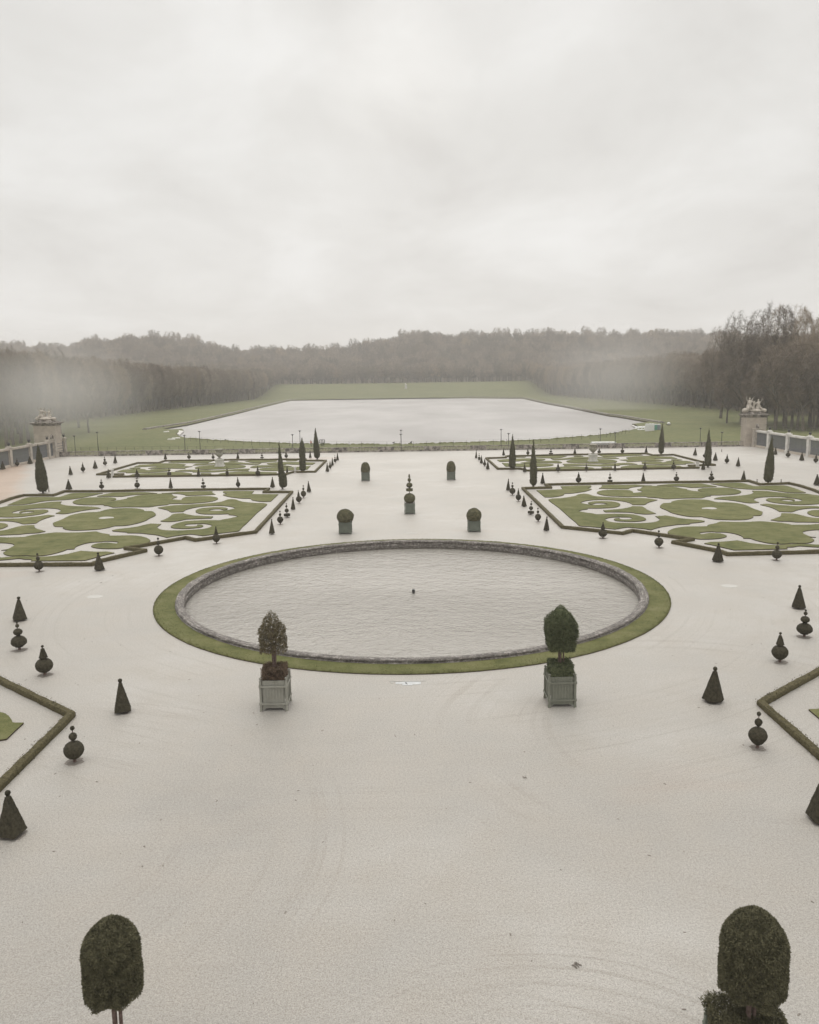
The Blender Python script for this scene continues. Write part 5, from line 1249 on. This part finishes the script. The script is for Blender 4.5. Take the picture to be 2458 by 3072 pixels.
for i, (px, Y, ty) in enumerate([(8, 190, 1050), (28, 196, 1060), (50, 205, 1055), (76, 215, 1060), (108, 225, 1060), (30, 265, 1036), (160, 285, 1040), (230, 300, 1075)]):
    p = gpix(px, Y); tree(p, min(36, top_h(p, ty)), BIG if i in (5, 6) else MID, i+1, 'bare tree, '+LLB[i], 'bare trees behind the left wall', wide=1.05)
# lakeside rows
NUM = lambda n: ['', 'one', 'two', 'three', 'four', 'five', 'six', 'seven', 'eight', 'nine', 'ten', 'eleven', 'twelve', 'thirteen', 'fourteen', 'fifteen', 'sixteen', 'seventeen', 'eighteen', 'nineteen'][n] if n < 20 else ['twenty', 'thirty', 'forty', 'fifty', 'sixty', 'seventy', 'eighty', 'ninety'][n//10-2]+('' if n % 10 == 0 else ' '+NUM(n % 10))
for side, nm in ((-1, 'left'), (1, 'right')):
    k = 0; Y = 262 if side < 0 else 300
    while Y < 1080:
        x = side*(171+random.uniform(-1, 1)); p = gpos(x, Y)
        k += 1; tree(p, random.uniform(28, 34)-8*ss(820, 1080, Y), MID, k, 'bare tree number %s from the near end, %s lakeside row' % (NUM(k), nm), 'bare trees in the %s lakeside row' % nm, wide=random.uniform(.95, 1.15))
        Y += 11.5
# skyline trees on the ridge, each one standing out against the sky
SK = 0
for i in range(96):
    px = 205+i*20.4+random.uniform(-9, 9)
    Y = random.uniform(1455, 1510); x = at_y(px, 1100, Y).x; p = gpos(x, Y)
    tree(p, random.choice([17, 21, 24, 27, 30])*random.uniform(.9, 1.1), FARM, i, 'bare skyline tree number %s from the left on the ridge' % NUM(i+1), 'bare trees standing out on the ridge', wide=random.uniform(.9, 1.4))
# far edge of the wood behind the statue
for i in range(46):
    x = -215+i*9.6+random.uniform(-1.5, 1.5); Y = 1085+random.uniform(-4, 4); p = gpos(x, Y)
    tree(p, random.uniform(20, 26), FARM, i+1, 'bare tree number %s from the left along the far wood edge' % NUM(i+1), 'bare trees along the far wood edge', wide=1.15)
# ---- the rest of the wood: one mass
pts = []; sc = []; rt = []; pk = []
def wood(x, Y, h, proto):
    p = gpos(x, Y); pts.append(tuple(p)); s = h/(20 if proto >= 3 else 30); q_ = (1.0 if proto >= 3 else 1.0)*random.uniform(.9, 1.25); sc.append((s*q_, s*q_*random.uniform(.9, 1.1), s)); rt.append((0, 0, random.uniform(0, 6.28))); pk.append(proto)
def inview(x, Y, m_=120):
    px = proj((x, Y, 20))[0]; return -m_ < px < 2458+m_
for side in (-1, 1):
    Y = 205.0
    while Y < 1092:
        a = 183.0
        while a < 183+(75 if Y > 500 else 120):
            x = side*(a+random.uniform(-4, 4)); yy = Y+random.uniform(-4, 4)
            if inview(x, yy, 250) and not (Y < 225 and a < 190): wood(x, yy, random.uniform(25, 34)-(3 if Y < 420 and side > 0 else 0)-8*ss(820, 1080, Y), random.randrange(3))
            a += 10.5
        Y += 10.5
    Y = 150.0
    while Y < 262:                                # behind the side walls
        a = 128.0 if Y > 185 else 150
        while a < 240:
            x = side*(a+random.uniform(-4, 4)); yy = Y+random.uniform(-4, 4)
            if inview(x, yy, 350) and Y > 225 - (a-128)*.6: wood(x, yy, random.uniform(20, 26), random.randrange(3))
            a += 12.5
        Y += 12
Y = 1098.0
while Y < 1440:
    st_ = 11.5
    x = -900.0
    while x < 900:
        xx = x+random.uniform(-4, 4); yy = Y+random.uniform(-4, 4)
        if inview(xx, yy, 150): wood(xx, yy, random.uniform(14, 24)+(6 if noise.noise(Vector((xx*.02, yy*.02, 0))) > .12 else 0), 3+random.randrange(3))
        x += st_
    Y += 11.5
# flanks between the lakeside rows and the hill
Y = 420.0
while Y < 1100:
    x = -700.0
    while x < 700:
        if abs(x) > 255 and inview(x, Y, 150): wood(x+random.uniform(-4, 4), Y+random.uniform(-4, 4), random.uniform(20, 32), 3+random.randrange(3))
        x += 12
    Y += 12
print('wood trees', len(pts))
me = bpy.data.meshes.new('woodland'); me.from_pydata(pts, [], [])
for nm, dat, ty in (('rt', rt, 'FLOAT_VECTOR'), ('scl', sc, 'FLOAT_VECTOR')):
    at_ = me.attributes.new(nm, ty, 'POINT'); at_.data.foreach_set('vector', np.array(dat, dtype=np.float32).ravel())
at_ = me.attributes.new('pick', 'INT', 'POINT'); at_.data.foreach_set('value', np.array(pk, dtype=np.int32))
wo = link('woodland', me); tag(wo, 'bare brown winter woodland covering the hill and both lake flanks', 'woodland', kind='stuff')
def joined(a, b_, nm):
    """trunk and crown of one kind as one mesh"""
    na, nb = len(a.vertices), len(b_.vertices)
    va = np.empty(na*3, np.float32); a.vertices.foreach_get('co', va); vb = np.empty(nb*3, np.float32); b_.vertices.foreach_get('co', vb)
    fa = [tuple(p.vertices) for p in a.polygons]; fb = [tuple(v+na for v in p.vertices) for p in b_.polygons]
    m_ = bpy.data.meshes.new(nm); m_.from_pydata(np.concatenate([va, vb]).reshape(-1, 3).tolist(), [], fa+fb)
    m_.materials.append(MT['bark']); m_.materials.append(MT['twig']); m_.polygons.foreach_set('material_index', [0]*len(fa)+[1]*len(fb)); m_.update(); return m_
ng = bpy.data.node_groups.new('woodland', 'GeometryNodeTree')
ng.interface.new_socket('Geometry', in_out='INPUT', socket_type='NodeSocketGeometry'); ng.interface.new_socket('Geometry', in_out='OUTPUT', socket_type='NodeSocketGeometry')
gi = ng.nodes.new('NodeGroupInput'); go = ng.nodes.new('NodeGroupOutput'); iop = ng.nodes.new('GeometryNodeInstanceOnPoints'); jn = ng.nodes.new('GeometryNodeGeometryToInstance')
protos = []
for i, (a, b_) in enumerate(MID+FARM):
    protos.append(bpy.data.objects.new('wood_tree', joined(a, b_, 'wood_tree')))
for o in reversed(protos):
    oi = ng.nodes.new('GeometryNodeObjectInfo'); oi.inputs['Object'].default_value = o; oi.inputs['As Instance'].default_value = False
    ng.links.new(oi.outputs['Geometry'], jn.inputs[0])
def na(nm, ty):
    n = ng.nodes.new('GeometryNodeInputNamedAttribute'); n.data_type = ty; n.inputs['Name'].default_value = nm; return next(o for o in n.outputs if o.enabled and o.name == 'Attribute')
ng.links.new(gi.outputs[0], iop.inputs['Points']); ng.links.new(jn.outputs[0], iop.inputs['Instance']); iop.inputs['Pick Instance'].default_value = True
ng.links.new(na('pick', 'INT'), iop.inputs['Instance Index'])
e2r = ng.nodes.new('FunctionNodeEulerToRotation'); ng.links.new(na('rt', 'FLOAT_VECTOR'), e2r.inputs[0]); ng.links.new(e2r.outputs[0], iop.inputs['Rotation'])
ng.links.new(na('scl', 'FLOAT_VECTOR'), iop.inputs['Scale']); ng.links.new(iop.outputs[0], go.inputs[0])
md = wo.modifiers.new('woodland', 'NODES'); md.node_group = ng

# ================================================================ AIR, SKY, LIGHT
mb = MB(); mb.box(0, 1000, 70, 5200, 3400, 148)
hz = mb.build('haze', [], None); m = bpy.data.materials.new('haze'); m.use_nodes = True; nt = m.node_tree
nt.nodes.remove(nt.nodes['Principled BSDF']); pv = nt.nodes.new('ShaderNodeVolumePrincipled'); out = nt.nodes['Material Output']
pv.inputs['Color'].default_value = (.93, .91, .89, 1); pv.inputs['Density'].default_value = HAZE; pv.inputs['Anisotropy'].default_value = 0
nt.links.new(pv.outputs[0], out.inputs['Volume']); hz.data.materials.append(m); tag(hz, 'thin pale haze over the lake and woods', 'haze', kind='stuff')

def smudge(px, py, Y, rx, ry, rz, dens, label):  # added haze ellipsoid standing in for a pale smudge on the glass
    p = at_y(px, py, Y); mb = MB(); mb.sphere((0, 0, 0), 1.0, n=40, m=24); o = mb.build('smudge', [], None, smooth=True); o.location = p; o.scale = (rx, ry, rz)
    m = bpy.data.materials.new('smudge'); m.use_nodes = True; nt = m.node_tree; nt.nodes.remove(nt.nodes['Principled BSDF']); pv = nt.nodes.new('ShaderNodeVolumePrincipled')
    pv.inputs['Color'].default_value = (.93, .91, .89, 1); pv.inputs['Density'].default_value = dens; tcm = N(nt, 'ShaderNodeTexCoord'); ln = N(nt, 'ShaderNodeVectorMath', operation='LENGTH'); nt.links.new(tcm.outputs['Object'], ln.inputs[0])
    dn = mth(nt, 'MULTIPLY', mth(nt, 'POWER', mth(nt, 'SUBTRACT', 1.0, ln.outputs['Value'], True), 1.3), dens*2.2); nt.links.new(dn, pv.inputs['Density'])
    nt.links.new(pv.outputs[0], nt.nodes['Material Output'].inputs['Volume']); o.data.materials.append(m); tag(o, label, 'smudge', kind='stuff')
smudge(150, 1185, 170, 34, 22, 18, .019, 'pale smudge of haze added before the left wood and gate pier')
smudge(1840, 1150, 420, 56, 40, 36, .0075, 'pale smudge of haze added before the right lakeside wood')
wd = bpy.data.worlds.new('World'); bpy.context.scene.world = wd; wd.use_nodes = True; nt = wd.node_tree; L = nt.links
bg = nt.nodes['Background']; bg.inputs['Strength'].default_value = .1
SUN_PX = (1190, 245); d = Fv*FPX+Rv*(SUN_PX[0]-1229)-Uv*(SUN_PX[1]-1536); d /= np.linalg.norm(d)
el = math.asin(d[2]); az = math.atan2(d[0], d[1])
sk = nt.nodes.new('ShaderNodeTexSky'); sk.sky_type = 'NISHITA'; sk.sun_disc = False; sk.sun_elevation = el; sk.sun_rotation = az; sk.air_density = 1; sk.dust_density = 1
tc = nt.nodes.new('ShaderNodeTexCoord'); sp3 = N(nt, 'ShaderNodeSeparateXYZ'); L.new(tc.outputs['Generated'], sp3.inputs[0])
zz = mth(nt, 'MAXIMUM', mth(nt, 'ADD', sp3.outputs[2], .22), .02)
cx = N(nt, 'ShaderNodeCombineXYZ'); L.new(mth(nt, 'DIVIDE', sp3.outputs[0], zz), cx.inputs[0]); L.new(mth(nt, 'DIVIDE', sp3.outputs[1], zz), cx.inputs[1])
n1 = N(nt, 'ShaderNodeTexNoise'); n1.inputs['Scale'].default_value = 1.9; n1.inputs['Detail'].default_value = 8; n1.inputs['Roughness'].default_value = .57; n1.inputs['Distortion'].default_value = .35
mp = N(nt, 'ShaderNodeMapping'); mp.inputs['Location'].default_value = (3.3, 1.4, 0); mp.inputs['Scale'].default_value = (1, .8, 1); L.new(cx.outputs[0], mp.inputs[0]); L.new(mp.outputs[0], n1.inputs['Vector'])
n2 = N(nt, 'ShaderNodeTexNoise'); n2.inputs['Scale'].default_value = .6; n2.inputs['Detail'].default_value = 3; L.new(mp.outputs[0], n2.inputs['Vector'])
c1 = ramp(nt, n1.outputs['Fac'], [(.30, (5.95, 5.83, 5.66)), (.42, (6.45, 6.35, 6.18)), (.52, (6.75, 6.66, 6.5)), (.62, (7.15, 7.08, 6.95)), (.76, (7.5, 7.45, 7.35))])
c2 = ramp(nt, n2.outputs['Fac'], [(.3, (.95, .95, .95)), (.7, (1.03, 1.03, 1.03))])
col = mix(nt, 1.0, c1, c2, 'MULTIPLY')
# brighter low over the horizon, and where the sun stands behind the cloud
hb = ramp(nt, sp3.outputs[2], [(0.0, (1.07, 1.07, 1.07)), (.12, (1.05, 1.05, 1.05)), (.28, (.98, .98, .975)), (.62, (1.0, 1.0, 1.0)), (.95, (2.9, 2.9, 2.87))]); col = mix(nt, 1.0, col, hb, 'MULTIPLY')
dt = N(nt, 'ShaderNodeVectorMath', operation='DOT_PRODUCT'); L.new(tc.outputs['Generated'], dt.inputs[0]); dt.inputs[1].default_value = tuple(d)
wobs = mth(nt, 'MULTIPLY', mth(nt, 'SUBTRACT', n1.outputs['Fac'], .5), .0012)
glow = ramp(nt, mth(nt, 'ADD', dt.outputs['Value'], wobs), [(.90, (1, 1, 1)), (.985, (1.01, 1.01, 1.01)), (.9990, (1.03, 1.03, 1.03)), (.9996, (1.12, 1.12, 1.12))]); col = mix(nt, 1.0, col, glow, 'MULTIPLY')
col = mix(nt, .996, sk.outputs[0], col); L.new(col, bg.inputs['Color'])
sl = bpy.data.lights.new('sun', 'SUN'); sl.energy = SUN; sl.angle = math.radians(50); sl.color = (1, .95, .88)
so = bpy.data.objects.new('sun', sl); C.objects.link(so); so.rotation_euler = Vector(tuple(d)).to_track_quat('Z', 'Y').to_euler()
vs = bpy.context.scene.view_settings; bpy.context.scene.display_settings.display_device = 'sRGB'
vs.view_transform = 'Standard'; vs.look = 'None'; vs.gamma = 1; vs.exposure = EXPO; vs.use_curve_mapping = False
bpy.context.scene.cycles.volume_bounces = 1; bpy.context.scene.cycles.max_bounces = 8
